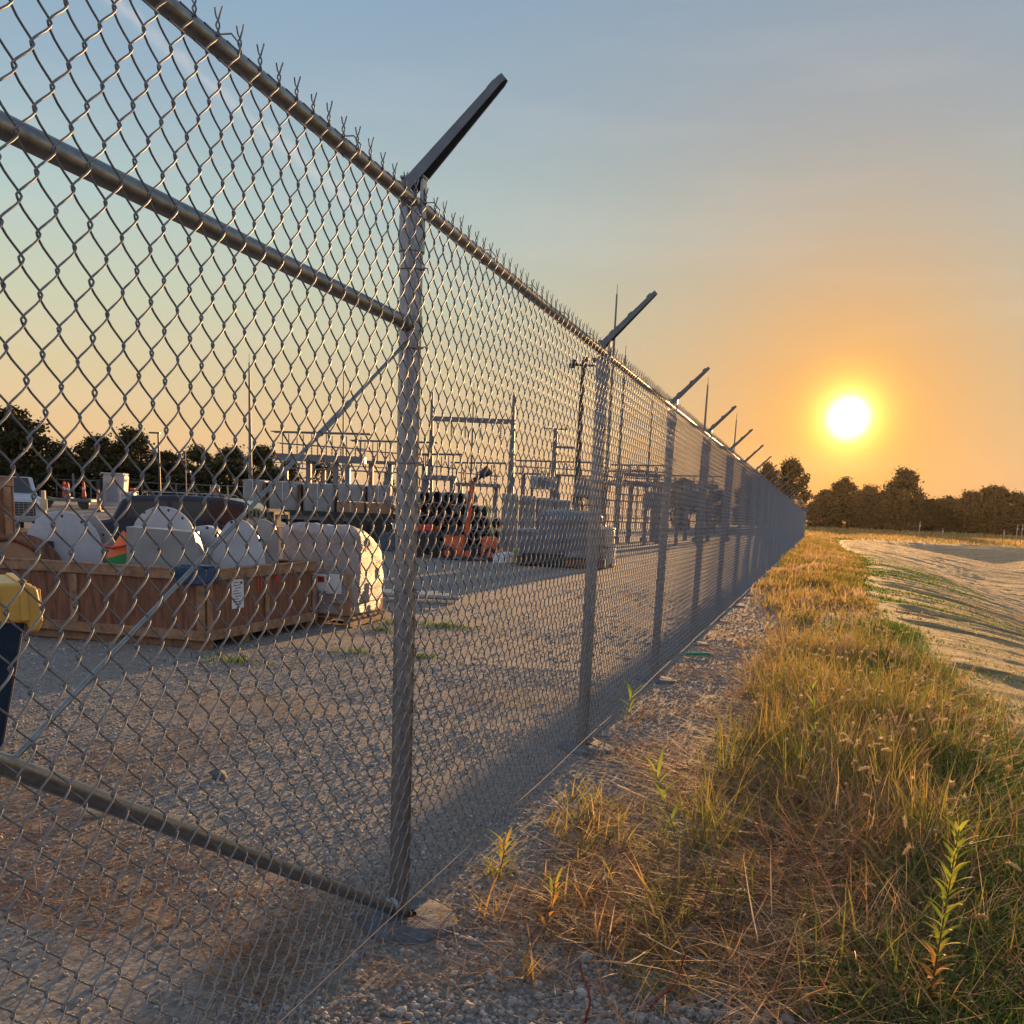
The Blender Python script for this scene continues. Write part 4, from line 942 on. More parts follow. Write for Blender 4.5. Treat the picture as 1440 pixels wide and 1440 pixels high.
# switch and bus stands
def stand(c0, c1, pyb, pyt, Z, nr, label, beam=.28, cols=(.2, .8), tube=True, colr=.13, double=False):
    (a, rz) = frame(c0, Z); (b, _) = frame(c1, Z); W = math.hypot(b[0]-a[0], b[1]-a[1]); zb = P((c0+c1)/2, pyb, Z).z-a[2]; zt = P((c0+c1)/2, pyt, Z).z-a[2]
    r = empty('bus_stand', a, rz, label, 'bus stand', 'substation bus and switch stands')
    for c in cols: MB().box((W*c, 0, zb/2), (colr*2, colr*2, zb)).build('column', SUBST, r)
    MB().box((W/2, 0, zb), (W, .8, beam*.8)).build('beam', SUBST, r)
    tb = MB()
    for row in (-.35, .35):
        for i in range(max(3, int(nr*.75))):
            ins = MB(); x_ = W*(i+.5)/max(3, int(nr*.75))+row*.25; ins.rod((x_, row, zb), (x_, row, zt-.05), .030, n=6)
            for k in range(3): ins.rod((x_, row, zb+.15+.16*k), (x_, row, zb+.19+.16*k), .06, n=8)
            ins.build('insulator', SUBST, r)
        if tube: tb.rod((-.3, row, zt), (W+.3, row, zt+.08), .035, n=6); tb.rod((0, row, (zt*.55+zb*.45)), (W, row, (zt*.45+zb*.55)), .02, n=5)
    if double:
        for q in (.35, .7): tb.box((W/2, 0, zb*q), (W, .06, .07))
        for i in range(nr): tb.box((W*(i+.5)/nr, 0, zb*.6), (.045, .045, zb*.8))
    tb.build('bus_tube', SUBST, r); return r
stand(392, 513, 645, 610, 56, 8, 'bus stand with a deep grey beam over the wrapped blocks', .42, (.35, .66, .8))
stand(500, 606, 652, 622, 60, 8, 'lighter bus stand right behind the nearest fence post', .12, (.2, .45, .9))
stand(385, 560, 661, 648, 74, 9, 'low distant bus rail beneath the deep grey beam', .10, (.1, .4, .6, .9))
stand(592, 640, 672, 640, 55, 5, 'pale short bus stand left of the orange machine', .30, (.15, .9))
stand(640, 702, 682, 652, 58, 5, 'bus stand between the orange machine and the gantry column', .22, (.1, .9))
stand(722, 842, 668, 650, 66, 8, 'bus stand running behind the T shaped pole', .12, (.1, .5, .9))
stand(840, 930, 680, 664, 60, 9, 'dense grey bus stand right of the second fence post', .35, (.05, .5, .95), double=True)
stand(862, 925, 668, 655, 64, 7, 'raised lattice stand behind the dense grey bus stand', .25, (.1, .9), double=True)
stand(925, 1005, 683, 670, 72, 8, 'long low bus stand behind the third fence post', .4, (.1, .5, .9), double=True)
# grey cabinets on stilts
def cabinet(c0, c1, p0, p1, Z, label, m=GREYM):
    (a, rz) = frame((c0+c1)/2, Z); z1 = P((c0+c1)/2, p0, Z).z-a[2]; z0 = P((c0+c1)/2, p1, Z).z-a[2]; W = (c1-c0)*Z/FPX
    r = empty('equipment_cabinet', a, rz, label, 'cabinet'); MB().box((0, 0, (z0+z1)/2), (W, .9, z1-z0)).build('housing', m, r, .03)
    m_ = MB()
    for sx in (-W*.42, W*.42): m_.box((sx, 0, z0/2), (.12, .5, z0))
    m_.build('support_leg', SUBST, r); m_ = MB()
    for i in range(6): m_.rod((-W*.4+W*.16*i, 0, z1), (-W*.4+W*.16*i, 0, z1+.28), .06, .04, 8)
    m_.build('bushing', GREYM, r); MB().box((0, -.46, (z0+z1)/2), (W*.4, .02, (z1-z0)*.7)).build('door', SUBST, r)
cabinet(744, 779, 670, 688, 54, 'grey switch cabinet on legs left of the T shaped pole')
cabinet(806, 842, 678, 700, 52, 'dark equipment cabinet beside the floodlight pole', SUBST)
cabinet(905, 940, 694, 716, 55, 'grey equipment cabinet behind the fabric near the third post', SUBST)
cabinet(950, 985, 690, 712, 60, 'broad grey cabinet between third and fourth fence posts', SUBST)
# flatbed with wrapped blocks
(a, rz) = frame(346, 37); (b, _) = frame(556, 37); W = math.hypot(b[0]-a[0], b[1]-a[1])
r = empty('flatbed_trailer', a, rz, 'flatbed trailer carrying a row of grey wrapped blocks', 'trailer')
MB().box((W/2, 0, .93), (W+.4, 2.2, .16)).build('deck', DARK, r); MB().box((W/2, -1.0, .78), (W+.3, .06, .14)).build('side_rail', SUBST, r)
for x_ in (W*.62, W*.78, W*.92): MB().rod((x_, -1.05, .45), (x_, -.75, .45), .45, n=22).build('wheel', DARK, r); 
MB().box((W*.45, 0, .45), (W*.85, 1.2, .7)).build('underframe', DARK, r)
x_ = .0; bl = ['first grey wrapped block at the left end of the trailer', 'second grey wrapped block, wide with a brown edge', 'third grey wrapped block above the trailer middle', 'fourth grey wrapped block with a faint blue print', 'fifth grey wrapped block at the right end of the trailer']
Mz = Matrix.Rotation(rz, 3, 'Z')
for i, (w, h, lb) in enumerate(zip((.80, 1.15, 1.15, 1.0, .82), (1.02, 1.0, .98, .62, .62), bl)):
    o = Mz @ Vector((x_+w/2, 0, 0)); low = i >= 3
    q = empty('wrapped_block', (a[0]+o.x, a[1]+o.y, a[2]+1.011+(.38 if low else 0)), rz, lb, 'wrapped block', 'grey wrapped blocks on the flatbed')
    wrapped('wrap', w*1.0, 1.2, h-.03, BALE, q, 11.1*i, .05, .02, .18)
    if i in (0, 1): MB().box((w/2+.02, -.1, h*.45), (.05, 1.1, h*.85)).build('edge_board', WOOD, q)
    MB().box((0, -.62, h*.5), (.02, .02, h*.9)).build('strap', PAPER, q)
    if low:
        q = empty('cardboard_box', (a[0]+o.x, a[1]+o.y, a[2]+1.011), rz, ['brown carton under the fourth wrapped block', 'brown carton under the fifth wrapped block'][i-3], 'box', 'cartons on the flatbed')
        MB().box((0, 0, .18), (w*.95, 1.1, .36)).build('carton', CARD, q, .01); MB().box((0, -.553, .18), (.05, .004, .34)).build('tape', PALE, q)
    x_ += w+.06
(l, rz) = frame(556, 35.5); r = empty('concrete_block', l, rz, 'pale concrete block on the ground left of the pipe stack', 'block'); MB().box((0, 0, .3), (.9, .6, .6)).build('block', CONC, r, .03); MB().path([(-.2, 0, .6), (-.1, 0, .7), (.1, 0, .7), (.2, 0, .6)], .02, 6).build('lifting_loop', STEEL, r)
# pipe stack: every pipe its own thing
(a, rz0) = frame(588, 33.2); rz = rz0+.18; Mz = Matrix.Rotation(rz, 3, 'Z'); n = 0
R_ = .19
rows = [(0, 7), (1, 7), (2, 7), (3, 6), (4, 5)]
rown = ['bottom', 'second', 'third', 'fourth', 'top']; coln = ['first', 'second', 'third', 'fourth', 'fifth', 'sixth', 'seventh']
for rI, cnt in rows:
    for c in range(cnt):
        x_ = .2+.385*c+.19*(rI % 2)*.3; o = Mz @ Vector((x_, 0, 0)); yj = .25*math.sin(rI*3+c*5.1)
        cream = c >= cnt-1  # last pipe of each row coloured cream for the sunlit end of the stack
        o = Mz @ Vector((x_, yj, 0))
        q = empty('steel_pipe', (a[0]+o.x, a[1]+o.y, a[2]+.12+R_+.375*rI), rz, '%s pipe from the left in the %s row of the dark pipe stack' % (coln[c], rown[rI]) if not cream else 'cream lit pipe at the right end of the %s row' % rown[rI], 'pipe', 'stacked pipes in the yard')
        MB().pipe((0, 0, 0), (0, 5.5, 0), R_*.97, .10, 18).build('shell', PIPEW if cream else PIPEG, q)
        MB().rod((0, .5, 0), (0, .52, 0), R_*.86, n=16).build('bore_shade', INK, q)  # black disc set inside each pipe, standing for the shade in its bore
for k, yy in enumerate((.8, 3.8)):
    o = Mz @ Vector((1.4, yy, 0)); q = empty('timber_sleeper', (a[0]+o.x, a[1]+o.y, a[2]), rz, ['front timber sleeper under the pipe stack', 'rear timber sleeper under the pipe stack'][k], 'timber'); MB().box((0, 0, .06), (3.2, .14, .12)).build('beam', WOODL, q)
# orange boom machine in front of the stack
(l, rz) = frame(661, 31.2); r = empty('boom_machine', l, rz, 'orange compact boom machine parked in front of the pipe stack', 'machine')
def ax(px, py, Z=31.2):
    p = P(px, py, Z)-Vector(l); return (p.x*math.cos(rz)+p.y*math.sin(rz), -p.x*math.sin(rz)+p.y*math.cos(rz), p.z)
MB().box((-.42, 0, .42), (.62, 1.0, .62), taper=.85).build('engine_cover', ORG, r, .05, 3)
MB().box((.62, 0, .40), (.52, .9, .60), taper=.8).build('counterweight', ORG, r, .05, 3)
MB().box((.1, 0, .28), (1.5, .7, .22)).build('chassis', DARK, r, .03)
for sx in (-.6, .0, .65):
    w = MB().rod((sx, -.58, .2), (sx, -.36, .2), .2, n=18).build('wheel', DARK, r); MB().rod((sx, -.60, .2), (sx, -.35, .2), .10, n=12).build('rim', ORG, w)
a_, b_ = Vector(ax(656, 752)), Vector(ax(666, 676))
m = MB(); t = (b_-a_).normalized(); m.rod(a_, b_, .10, .08, 4); m.build('mast', ORG, r)
m = MB(); c_ = Vector(ax(689, 660)); m.rod(b_, b_.lerp(c_, .55), .07, n=8); m.rod(b_.lerp(c_, .45), c_, .12, .15, 8); m.build('boom_head', INK, r)
m = MB(); m.rod(Vector(ax(650, 748)), Vector(ax(660, 690)), .03, n=6); m.build('hydraulic_ram', STEEL, r)
m = MB(); m.box((-.42, -.45, .85), (.3, .04, .25)); m.box((-.42, -.2, .80), (.35, .4, .05)); m.build('control_panel', INK, r)
# yellow green strap pole leaning on the stack
a_, b_ = P(683, 702, 32.0), P(702, 752, 31.5); b_.z = .03; q = empty('marker_pole', tuple(b_), 0, 'thin yellow green pole leaning against the pipe stack', 'pole'); MB().rod((0, 0, 0), a_-b_, .035, n=8).build('pole', mat('yellow_green_paint', (.45, .48, .10), .5, 0, .1, 4, 0), q); MB().rod((0, 0, 0), (0, 0, .05), .05, n=8).build('foot', DARK, q)
# small red mixer left of it
(l, rz) = frame(602, 31.8); r = empty('red_compressor', l, rz, 'small dark machine with a red hood left of the orange boom machine', 'machine')
MB().box((0, 0, .50), (.7, .6, .55)).build('body', INK, r, .05); MB().box((-.05, 0, .87), (.45, .5, .20)).build('hood', REDP, r, .05)
for sx in (-.25, .25): MB().rod((sx, -.34, .18), (sx, -.26, .18), .18, n=16).build('wheel', DARK, r)
MB().rod((.2, 0, .75), (.5, 0, 1.1), .03, n=8).build('handle', ORG, r)
# white sacks on ground
for i, (c, Z, s, lb) in enumerate([(708, 30.5, .34, 'left white sack on the ground right of the orange machine'), (720, 30.2, .40, 'right white sack on the ground, larger of the two')]):
    (l, rz) = frame(c, Z); q = empty('white_sack', l, rz+.4*i, lb, 'sack'); wrapped('sack', s*1.5, s, s*.75, PAPER, q, 3*i, .2, .05, .9); MB().rod((s*.7, 0, s*.3), (s*.85, 0, s*.36), .03, .05, 8).build('tied_neck', PAPER, q)
(l, rz) = frame(732, 29.8); q = empty('fuel_can', l, rz, 'yellow green jug on the ground right of the white sacks', 'can'); MB().box((0, 0, .22), (.34, .2, .42), taper=.85).build('body', mat('yellow_green_plastic', (.32, .36, .08), .5, 0, .2, 4, .1), q, .04, 3); MB().rod((.08, 0, .42), (.08, 0, .5), .04, n=8).build('cap', DARK, q)
# tall grey panel boxes right of the stack
for i, (c0, c1, pt, Z, lb) in enumerate([(706, 728, 694, 36, 'leftmost tall grey block behind the pipe stack'), (730, 752, 697, 36.4, 'middle tall grey block right of the pipe stack'), (754, 776, 700, 36.8, 'right tall grey block beside the dark load'), (778, 800, 703, 37.2, 'lowest tall grey block behind the dark load')]):
    (l, rz) = frame((c0+c1)/2, Z); w = (c1-c0)*Z/FPX; h = P(c0, pt, Z).z-l[2]
    q = empty('storage_block', l, rz, lb, 'block', 'tall grey storage blocks'); MB().box((0, 0, h/2), (w, 1.6, h)).build('block', BALE, q, .03)
    m = MB()
    for k in (.2, .5, .8): m.box((-w/2+w*k, -.808, h*.5), (.03, .016, h*.96))
    m.box((0, -.81, h-.05), (w*.98, .02, .05)); m.build('rib', GREYM, q)
# dark wrapped machine on a skid
GW = mat('grey_blue_cover', (.13, .15, .18), .42, 0, .3, 2.5, .4, .04)
(l, rz) = frame(793, 29.5, -.10); r = empty('covered_machine', l, rz, 'grey blue covered machine on a low dark skid left of the second post', 'covered machine')
o = wrapped('cover', 1.75, 1.5, 1.25, GW, r, 6.6, .2, .07, .5); o.location = (.25, 0, .30); o2 = wrapped('front_cover', .95, 1.2, .75, GW, r, 2.6, .2, .06, .5); o2.location = (-.75, -.1, .28)
MB().box((0, 0, .16), (2.5, 1.3, .26)).build('skid', WOOD, r, .02); MB().box((-.5, -.72, .22), (1.2, .1, .3)).build('side_beam', DARK, r)
(l, rz) = frame(853, 30.5, -.2); r = empty('wrapped_bale', l, rz, 'sunlit wrapped bale just right of the second fence post', 'bale')
o = wrapped('lower_wrap', .62, .8, .55, mat('cream_wrap', (.62, .50, .38), .45, 0, .2, 6, .6, .03), r, 5, .2, .05, .3); o = wrapped('upper_wrap', .58, .75, .58, MATS['cream_wrap'], r, 7, .2, .05, .6); o.location = (-.02, 0, .58); MB().box((0, 0, .06), (.6, .8, .10)).build('pallet', WOOD, r)
# loose lumber
for i, (c0, y0_, c1, y1_, lb) in enumerate([(776, 797, 806, 788, 'leftmost pale plank lying on the gravel'), (800, 793, 823, 786, 'short pale plank in the sunlit pair'), (806, 796, 824, 789, 'front pale plank in the sunlit pair'), (838, 789, 848, 786, 'small pale plank right of the second post')]):
    a_ = gp(c0, y0_); b_ = gp(c1, y1_); q = empty('lumber', ((a_+b_)/2)[:], math.atan2(b_.y-a_.y, b_.x-a_.x), lb, 'plank', 'loose planks on the gravel'); MB().box((0, 0, .07), ((b_-a_).length, .18, .05)).build('board', mat('fresh_lumber', (.62, .48, .28), .6, 0, .15, 4, .1), q); MB().box((.1, 0, .022), (.1, .4, .04)).build('bearer', WOODL, q)
# bundle of pale pipes behind the nearest post
a_ = gp(545, 846); b_ = gp(622, 852)
for i in range(6):
    q = empty('conduit_pipe', (a_.x-.05*i, a_.y+.16*i, .035+(0 if i % 2 else .08)), YAW+.04*i-.12, '%s pale conduit pipe lying behind the nearest fence post' % ['frontmost', 'second', 'third', 'fourth', 'fifth', 'rearmost'][i], 'pipe', 'conduit pipes on the gravel')
    MB().pipe((-.35, 0, 0), (1.15-.1*i, 0, 0), .035, .12, 12).build('tube', PIPEW if i % 3 else GREYM, q)
q = empty('timber_bearer', (a_.x+.25, a_.y+.4, 0), YAW+PI/2, 'short timber under the pale conduit pipes', 'timber'); MB().box((0, 0, .0), (1.1, .09, .07)).build('beam', WOODL, q)
(l, rz) = frame(1085, 34)
# far stakes beyond the basin
for i, (c, h) in enumerate([(1293, 1.2), (1326, .8), (1412, .9), (1430, 1.3), (1437, 1.3)]):
    (l, rz) = frame(c, 140); q = empty('field_post', l, rz, ['tallest thin stake in front of the highest right tree', 'short thin stake right of the highest tree', 'thin stake near the right edge of the field', 'left post of the pair at the right edge', 'right post of the pair at the right edge'][i], 'post'); MB().box((0, 0, h), (.09, .09, 2*h)).build('post', PALE, q); MB().box((0, -.07, h*1.5), (.22, .02, .2)).build('tag', PAPER, q)
# ---------------------------------------------------------------- TREES
def tree_mesh(seed, W, H, low=.12, n=9000, leaf=.40, sparse=0.):
    rng = np.random.default_rng(seed)
    k = 54; c = []
    for i in range(k):
        z = low+(1-low)*rng.uniform(.02, 1)**.85; prof = math.sin(PI*min(1, .22+.74*(z-low)/(1-low)))**.7
        a = rng.uniform(0, 2*PI); q = rng.uniform(.05, 1)**.6*prof*.42
        c.append((math.cos(a)*q*W, math.sin(a)*q*W, z*H*.93, rng.uniform(.09, .17)*W*(1-.25*z)))
    c = np.array(c); i = rng.integers(0, k, n)
    d = rng.normal(size=(n, 3)); d /= np.linalg.norm(d, axis=1)[:, None]; q = rng.uniform(.25, 1, n)**.45*(1+rng.normal(0, .12, n))
    P_ = c[i, :3]+d*(c[i, 3]*q)[:, None]*np.array([1, 1, .85])
    sub = rng.integers(0, 90, n); so = rng.normal(0, .16, (90, 3))*leaf*4; P_ += so[sub]*.6; far = rng.uniform(0, 1, n) < .07; P_ += far[:, None]*(P_-c[i, :3])*rng.uniform(.2, .9, (n, 1))
    P_[:, 2] = np.clip(P_[:, 2], .05*H, None)
    u = rng.normal(size=(n, 3)); u /= np.linalg.norm(u, axis=1)[:, None]; w = np.cross(u, rng.normal(size=(n, 3))); w /= np.linalg.norm(w, axis=1)[:, None]
    s = leaf*rng.uniform(.5, 1.2, n)[:, None]
    V = np.stack([P_-u*s*.5, P_+w*s*.32, P_+u*s*.5, P_-w*s*.32], 1).reshape(-1, 3); F = np.arange(n*4).reshape(-1, 4)
    return V, F, np.repeat(np.clip(rng.normal(.5, .25, n), 0, 1), 4), c
PROTO = []
def proto(seed, W, H, **k):
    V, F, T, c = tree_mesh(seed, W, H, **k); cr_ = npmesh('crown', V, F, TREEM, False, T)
    m = MB(); m.path([(0, 0, -.3), (.05, .02, H*.25), (.0, .08, H*.5), (.1, 0, H*.8)], .03*H, 8, .01*H)
    for q in c[:9]: m.path([(0, .03, H*.22+.1*q[2]), (q[0]*.45, q[1]*.45, q[2]*.72), (q[0]*.9, q[1]*.9, q[2]*.95)], .012*H, 5, .004*H)
    tr = m.build('trunk', BARK); me = (cr_.data, tr.data)
    bpy.data.objects.remove(cr_); bpy.data.objects.remove(tr); PROTO.append(me)
proto(1, 8, 9, low=.04); proto(2, 8, 9, low=.03, n=10000); proto(3, 8, 9, low=.10); proto(4, 8, 9, low=.02, n=10000); proto(5, 8, 9, low=.2, n=3200)
def tree(px, ptop, wpx, Z, k, label, group, sx=1.):
    (l, rz) = frame(px, Z); t = P(px, ptop, Z); H = t.z-l[2]; Wm = wpx*Z/FPX
    r = empty('tree', l, random.uniform(0, 6.28), label, 'tree', group); r.scale = (Wm/8*1.06, Wm/8*1.06, H/9)
    for nm, me in zip(('crown', 'trunk'), PROTO[k]):
        o = bpy.data.objects.new(nm, me); COL.objects.link(o); o.parent = r
LT = 'dark trees along the left of the yard'; RT = 'trees on the horizon by the sun'
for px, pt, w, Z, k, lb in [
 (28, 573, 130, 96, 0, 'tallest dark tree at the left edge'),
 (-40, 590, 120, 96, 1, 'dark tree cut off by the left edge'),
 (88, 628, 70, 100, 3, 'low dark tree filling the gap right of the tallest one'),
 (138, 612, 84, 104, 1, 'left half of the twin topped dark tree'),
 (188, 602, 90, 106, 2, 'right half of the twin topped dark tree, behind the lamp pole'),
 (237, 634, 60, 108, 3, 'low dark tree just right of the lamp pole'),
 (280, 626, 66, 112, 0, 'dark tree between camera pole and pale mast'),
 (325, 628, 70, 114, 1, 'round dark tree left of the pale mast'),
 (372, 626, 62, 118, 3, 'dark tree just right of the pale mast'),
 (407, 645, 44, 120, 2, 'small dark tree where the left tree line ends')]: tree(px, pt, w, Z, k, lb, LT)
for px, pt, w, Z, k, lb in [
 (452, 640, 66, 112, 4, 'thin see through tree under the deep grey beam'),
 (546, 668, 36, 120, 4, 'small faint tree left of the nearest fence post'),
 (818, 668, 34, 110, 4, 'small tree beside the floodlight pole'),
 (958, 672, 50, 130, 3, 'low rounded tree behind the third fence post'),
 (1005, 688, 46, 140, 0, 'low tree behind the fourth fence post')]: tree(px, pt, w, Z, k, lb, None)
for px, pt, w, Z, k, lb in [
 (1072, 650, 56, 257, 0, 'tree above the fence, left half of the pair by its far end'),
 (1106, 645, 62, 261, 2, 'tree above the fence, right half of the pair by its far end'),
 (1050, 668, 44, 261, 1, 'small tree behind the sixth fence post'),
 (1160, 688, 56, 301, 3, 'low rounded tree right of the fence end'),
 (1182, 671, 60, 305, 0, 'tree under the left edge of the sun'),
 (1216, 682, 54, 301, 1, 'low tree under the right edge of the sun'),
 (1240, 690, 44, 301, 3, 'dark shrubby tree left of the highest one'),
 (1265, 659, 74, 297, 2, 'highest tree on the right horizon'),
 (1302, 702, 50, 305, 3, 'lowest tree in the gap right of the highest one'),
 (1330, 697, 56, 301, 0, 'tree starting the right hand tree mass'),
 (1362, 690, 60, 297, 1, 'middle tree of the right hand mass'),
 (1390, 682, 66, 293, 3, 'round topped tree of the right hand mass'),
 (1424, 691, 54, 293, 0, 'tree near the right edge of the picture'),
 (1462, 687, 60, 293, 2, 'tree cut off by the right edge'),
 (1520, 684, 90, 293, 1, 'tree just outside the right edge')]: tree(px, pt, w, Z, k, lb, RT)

for i, (px, w, Z, H) in enumerate([(10, 120, 92, 2.9), (85, 110, 93, 3.2), (165, 130, 96, 3.6), (245, 120, 98, 3.4), (315, 130, 100, 3.8), (385, 110, 103, 3.4)]):
    (l, rz) = frame(px, Z); Wm = w*Z/FPX; r = empty('shrub', l, i*1.3, 'dense dark shrub at the foot of the left trees, %s from the left edge' % ['first', 'second', 'third', 'fourth', 'fifth', 'sixth'][i], 'shrub', 'shrubs under the left trees'); r.scale = (Wm/8, Wm/8, H/8)
    for nm, me in zip(('foliage', 'stem'), PROTO[(1, 3)[i % 2]]): o = bpy.data.objects.new(nm, me); COL.objects.link(o); o.parent = r
for i, (px, w, Z, H) in enumerate([(1152, 60, 288, 7.5), (1192, 70, 286, 8.0), (1232, 70, 286, 8.2), (1272, 70, 285, 8.5), (1312, 70, 286, 8.6), (1352, 70, 285, 9), (1395, 70, 283, 9), (1440, 80, 283, 9)]):
    (l, rz) = frame(px, Z); Wm = w*Z/FPX; r = empty('shrub', l, i*1.3, 'dense shrub at the foot of the right trees, %s from the fence end' % ['first', 'second', 'third', 'fourth', 'fifth', 'sixth', 'seventh', 'eighth'][i], 'shrub', 'shrubs under the right trees'); r.scale = (Wm/8, Wm/8, H/8)
    for nm, me in zip(('foliage', 'stem'), PROTO[(1, 3)[i % 2]]): o = bpy.data.objects.new(nm, me); COL.objects.link(o); o.parent = r
# ---------------------------------------------------------------- SKY, SUN, HAZE, CAMERA
sd = Vector((math.sin(SUN_AZ)*math.cos(SUN_EL), math.cos(SUN_AZ)*math.cos(SUN_EL), math.sin(SUN_EL)))
w = bpy.data.worlds.new('World'); SC.world = w; w.use_nodes = True; nt = w.node_tree
bg = nt.nodes['Background']; SKYS = .12; bg.inputs[1].default_value = SKYS
sky = N(nt, 'ShaderNodeTexSky', sky_type='NISHITA'); sky.sun_disc = False; sky.sun_elevation = SUN_EL; sky.sun_rotation = SUN_AZ; sky.dust_density = 2.0; sky.air_density = 1.2
tc = N(nt, 'ShaderNodeTexCoord'); G = tc.outputs['Generated']
sep = N(nt, 'ShaderNodeSeparateXYZ'); nt.links.new(G, sep.inputs[0])
def M1(op, a, b=None, c=None):
    n = N(nt, 'ShaderNodeMath', operation=op)
    for i, v in enumerate((a, b, c)):
        if v is None: continue
        if isinstance(v, (int, float)): n.inputs[i].default_value = v
        else: nt.links.new(v, n.inputs[i])
    return n.outputs[0]
dt = N(nt, 'ShaderNodeVectorMath', operation='DOT_PRODUCT'); nt.links.new(G, dt.inputs[0]); dt.inputs[1].default_value = sd
ang = M1('MULTIPLY', M1('ARCCOSINE', M1('MINIMUM', dt.outputs['Value'], 1.0)), 180/PI)      # degrees from the sun
el = M1('MULTIPLY', M1('ARCSINE', sep.outputs[2]), 1/(PI/2))
D = PI/180; E_ = lambda d: d/90
EXPO = 1.2; K = 2**-EXPO/SKYS
base = ramp(nt, el, [(0, (.80, .48, .25)), (E_(3), (.84, .56, .29)), (E_(6), (.74, .60, .36)), (E_(10), (.60, .63, .47)), (E_(14), (.47, .59, .57)), (E_(19), (.33, .46, .56)), (E_(26), (.22, .36, .53)), (E_(50), (.24, .34, .47)), (1, (.27, .35, .48))])
bk = ramp(nt, el, [(0, (.66, .60, .60)), (E_(12), (.60, .60, .65)), (E_(35), (.45, .52, .66)), (1, (.27, .35, .48))])  # sky behind and overhead made brighter than natural to light the foreground
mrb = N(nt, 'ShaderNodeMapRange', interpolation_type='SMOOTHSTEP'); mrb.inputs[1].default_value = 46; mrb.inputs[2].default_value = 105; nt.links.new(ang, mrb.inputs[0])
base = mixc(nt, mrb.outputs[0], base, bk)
# warm dusty veil round the sun
v = M1('POWER', 2.718, M1('MULTIPLY', M1('POWER', M1('DIVIDE', ang, 8.5), 1.4), -1.0))
side = M1('POWER', 2.718, M1('MULTIPLY', M1('POWER', M1('DIVIDE', ang, 22.0), 2.0), -1.0))
c1 = mixc(nt, M1('MULTIPLY', side, .5), base, (.28, .29, .255))
c1 = mixc(nt, M1('MULTIPLY', v, .88), c1, (.66, .27, .055))
nz = N(nt, 'ShaderNodeTexNoise'); mp = N(nt, 'ShaderNodeMapping'); mp.inputs['Scale'].default_value = (2.2, 2.2, 16); mp.inputs['Rotation'].default_value = (0, .06, 0); nt.links.new(G, mp.inputs[0]); nt.links.new(mp.outputs[0], nz.inputs[0]); nz.inputs['Scale'].default_value = 1.6; nz.inputs['Detail'].default_value = 5
cl = ramp(nt, nz.outputs['Fac'], [(.52, (0, 0, 0)), (.75, (.07, .07, .07))])
c1 = mixc(nt, cl, c1, (1.0, .85, .75))
# condensation trail: thin band about a great circle through two directions
def dirpx(px, py):
    d = (px-720)/FPX*RGT-(py-PPY)/FPX*UPV+FWD; return Vector(d/np.linalg.norm(d))
pa, pb = dirpx(110, -40), dirpx(400, 205); nn = pa.cross(pb).normalized(); mid = (pa+pb).normalized()
d2 = N(nt, 'ShaderNodeVectorMath', operation='DOT_PRODUCT'); nt.links.new(G, d2.inputs[0]); d2.inputs[1].default_value = nn
d3 = N(nt, 'ShaderNodeVectorMath', operation='DOT_PRODUCT'); nt.links.new(G, d3.inputs[0]); d3.inputs[1].default_value = mid
n3 = N(nt, 'ShaderNodeTexNoise'); nt.links.new(G, n3.inputs[0]); n3.inputs['Scale'].default_value = 34; n3.inputs['Detail'].default_value = 6
off = M1('MULTIPLY', M1('SUBTRACT', n3.outputs['Fac'], .5), .016)
ct = M1('POWER', 2.718, M1('MULTIPLY', M1('POWER', M1('DIVIDE', M1('ABSOLUTE', M1('ADD', d2.outputs['Value'], off)), .0045), 2.0), -1.0))
ct = M1('MULTIPLY', M1('MULTIPLY', ct, M1('GREATER_THAN', d3.outputs['Value'], .985)), M1('MULTIPLY', n3.outputs['Fac'], .55))
c1 = mixc(nt, ct, c1, (.85, .75, .72))
def glow(sig, p, col, prev):
    g = M1('POWER', 2.718, M1('MULTIPLY', M1('POWER', M1('DIVIDE', ang, sig), p), -1.0)); n = N(nt, 'ShaderNodeVectorMath', operation='SCALE'); n.inputs[0].default_value = col; nt.links.new(g, n.inputs['Scale'])
    a = N(nt, 'ShaderNodeVectorMath', operation='ADD'); nt.links.new(prev, a.inputs[0]); nt.links.new(n.outputs[0], a.inputs[1]); return a.outputs[0]
c1 = glow(.66, 2.0, (9.0, 8.0, 6.0), c1)
c1 = glow(1.6, 1.9, (1.1, 1.1, .16), c1)
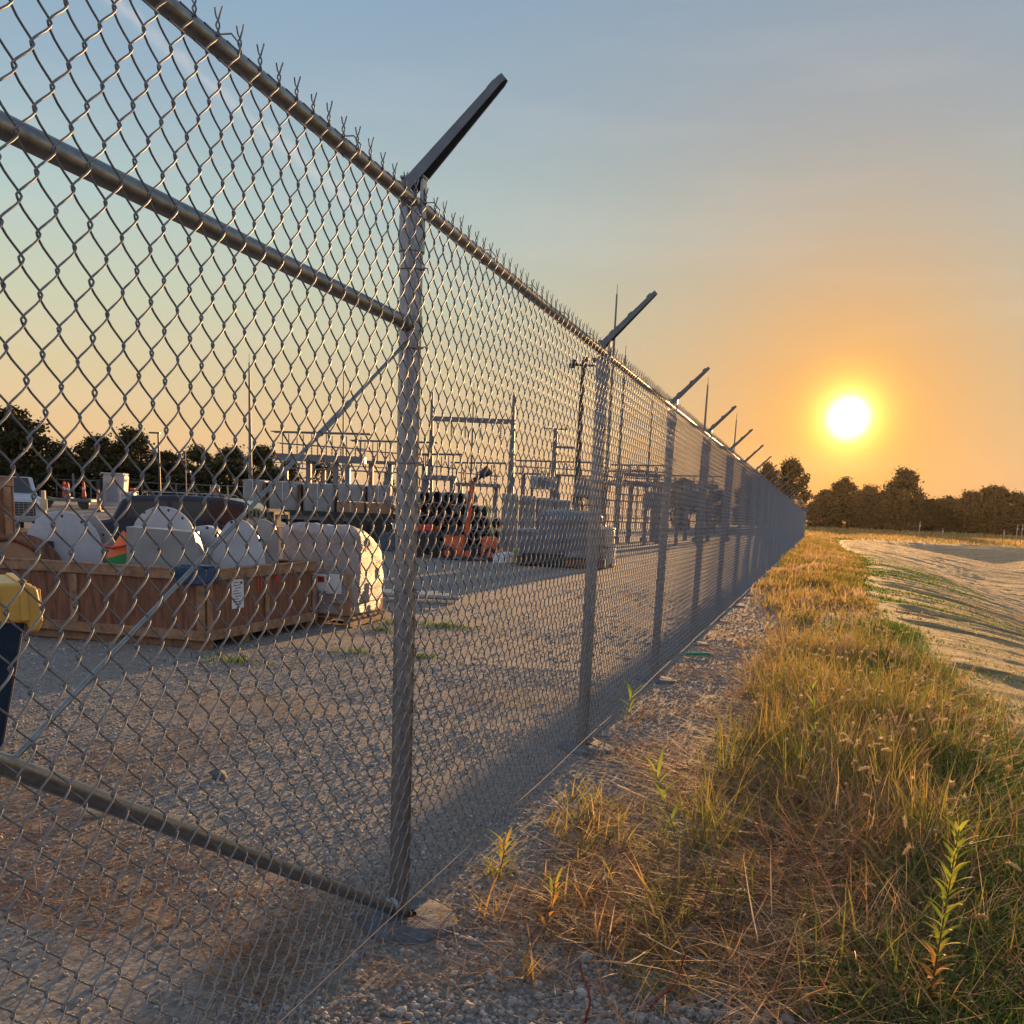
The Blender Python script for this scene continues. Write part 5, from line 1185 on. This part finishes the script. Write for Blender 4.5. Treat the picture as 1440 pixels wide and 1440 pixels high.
c1 = glow(4.2, 1.2, (.30, .13, .0), c1)
sc_ = N(nt, 'ShaderNodeVectorMath', operation='SCALE'); nt.links.new(c1, sc_.inputs[0]); sc_.inputs['Scale'].default_value = K
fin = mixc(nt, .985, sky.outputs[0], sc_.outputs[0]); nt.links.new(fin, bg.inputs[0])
L = bpy.data.lights.new('sun', 'SUN'); L.energy = 5.0; L.angle = math.radians(.6); L.color = (1.0, .54, .20)
so = bpy.data.objects.new('sun', L); COL.objects.link(so); so.rotation_euler = (-sd).to_track_quat('-Z', 'Y').to_euler()
HAZE_D = .00003
if HAZE_D:
    hb = MB().box((0, 185, 8.5), (540, 490, 25)); 
    hm = bpy.data.materials.new('haze_air'); hm.use_nodes = True; n_ = hm.node_tree; n_.nodes.remove(n_.nodes['Principled BSDF'])
    pv = n_.nodes.new('ShaderNodeVolumePrincipled'); pv.inputs['Color'].default_value = (.95, .82, .70, 1); pv.inputs['Density'].default_value = HAZE_D; pv.inputs['Anisotropy'].default_value = .62
    n_.links.new(pv.outputs[0], n_.nodes['Material Output'].inputs['Volume']); ho = hb.build('haze', hm); tag(ho, kind='stuff')
cam = bpy.data.cameras.new('camera'); co = bpy.data.objects.new('camera', cam); COL.objects.link(co); SC.camera = co
co.matrix_world = Matrix(((RGT[0], UPV[0], -FWD[0], CAM[0]), (RGT[1], UPV[1], -FWD[1], CAM[1]), (RGT[2], UPV[2], -FWD[2], CAM[2]), (0, 0, 0, 1)))
cam.sensor_width = 36; cam.lens = 36*FPX/1440; cam.shift_y = (PPY-720)/1440; cam.clip_end = 5000; cam.clip_start = .05
SC.view_settings.view_transform = 'Standard'; SC.view_settings.look = 'None'; SC.view_settings.exposure = EXPO; SC.view_settings.gamma = 1.0
cy = SC.cycles; cy.use_denoising = True; cy.max_bounces = 6; cy.diffuse_bounces = 3; cy.glossy_bounces = 3; cy.transmission_bounces = 4; cy.volume_bounces = 1; cy.caustics_reflective = False; cy.caustics_refractive = False
cy.use_adaptive_sampling = True; cy.adaptive_threshold = .02
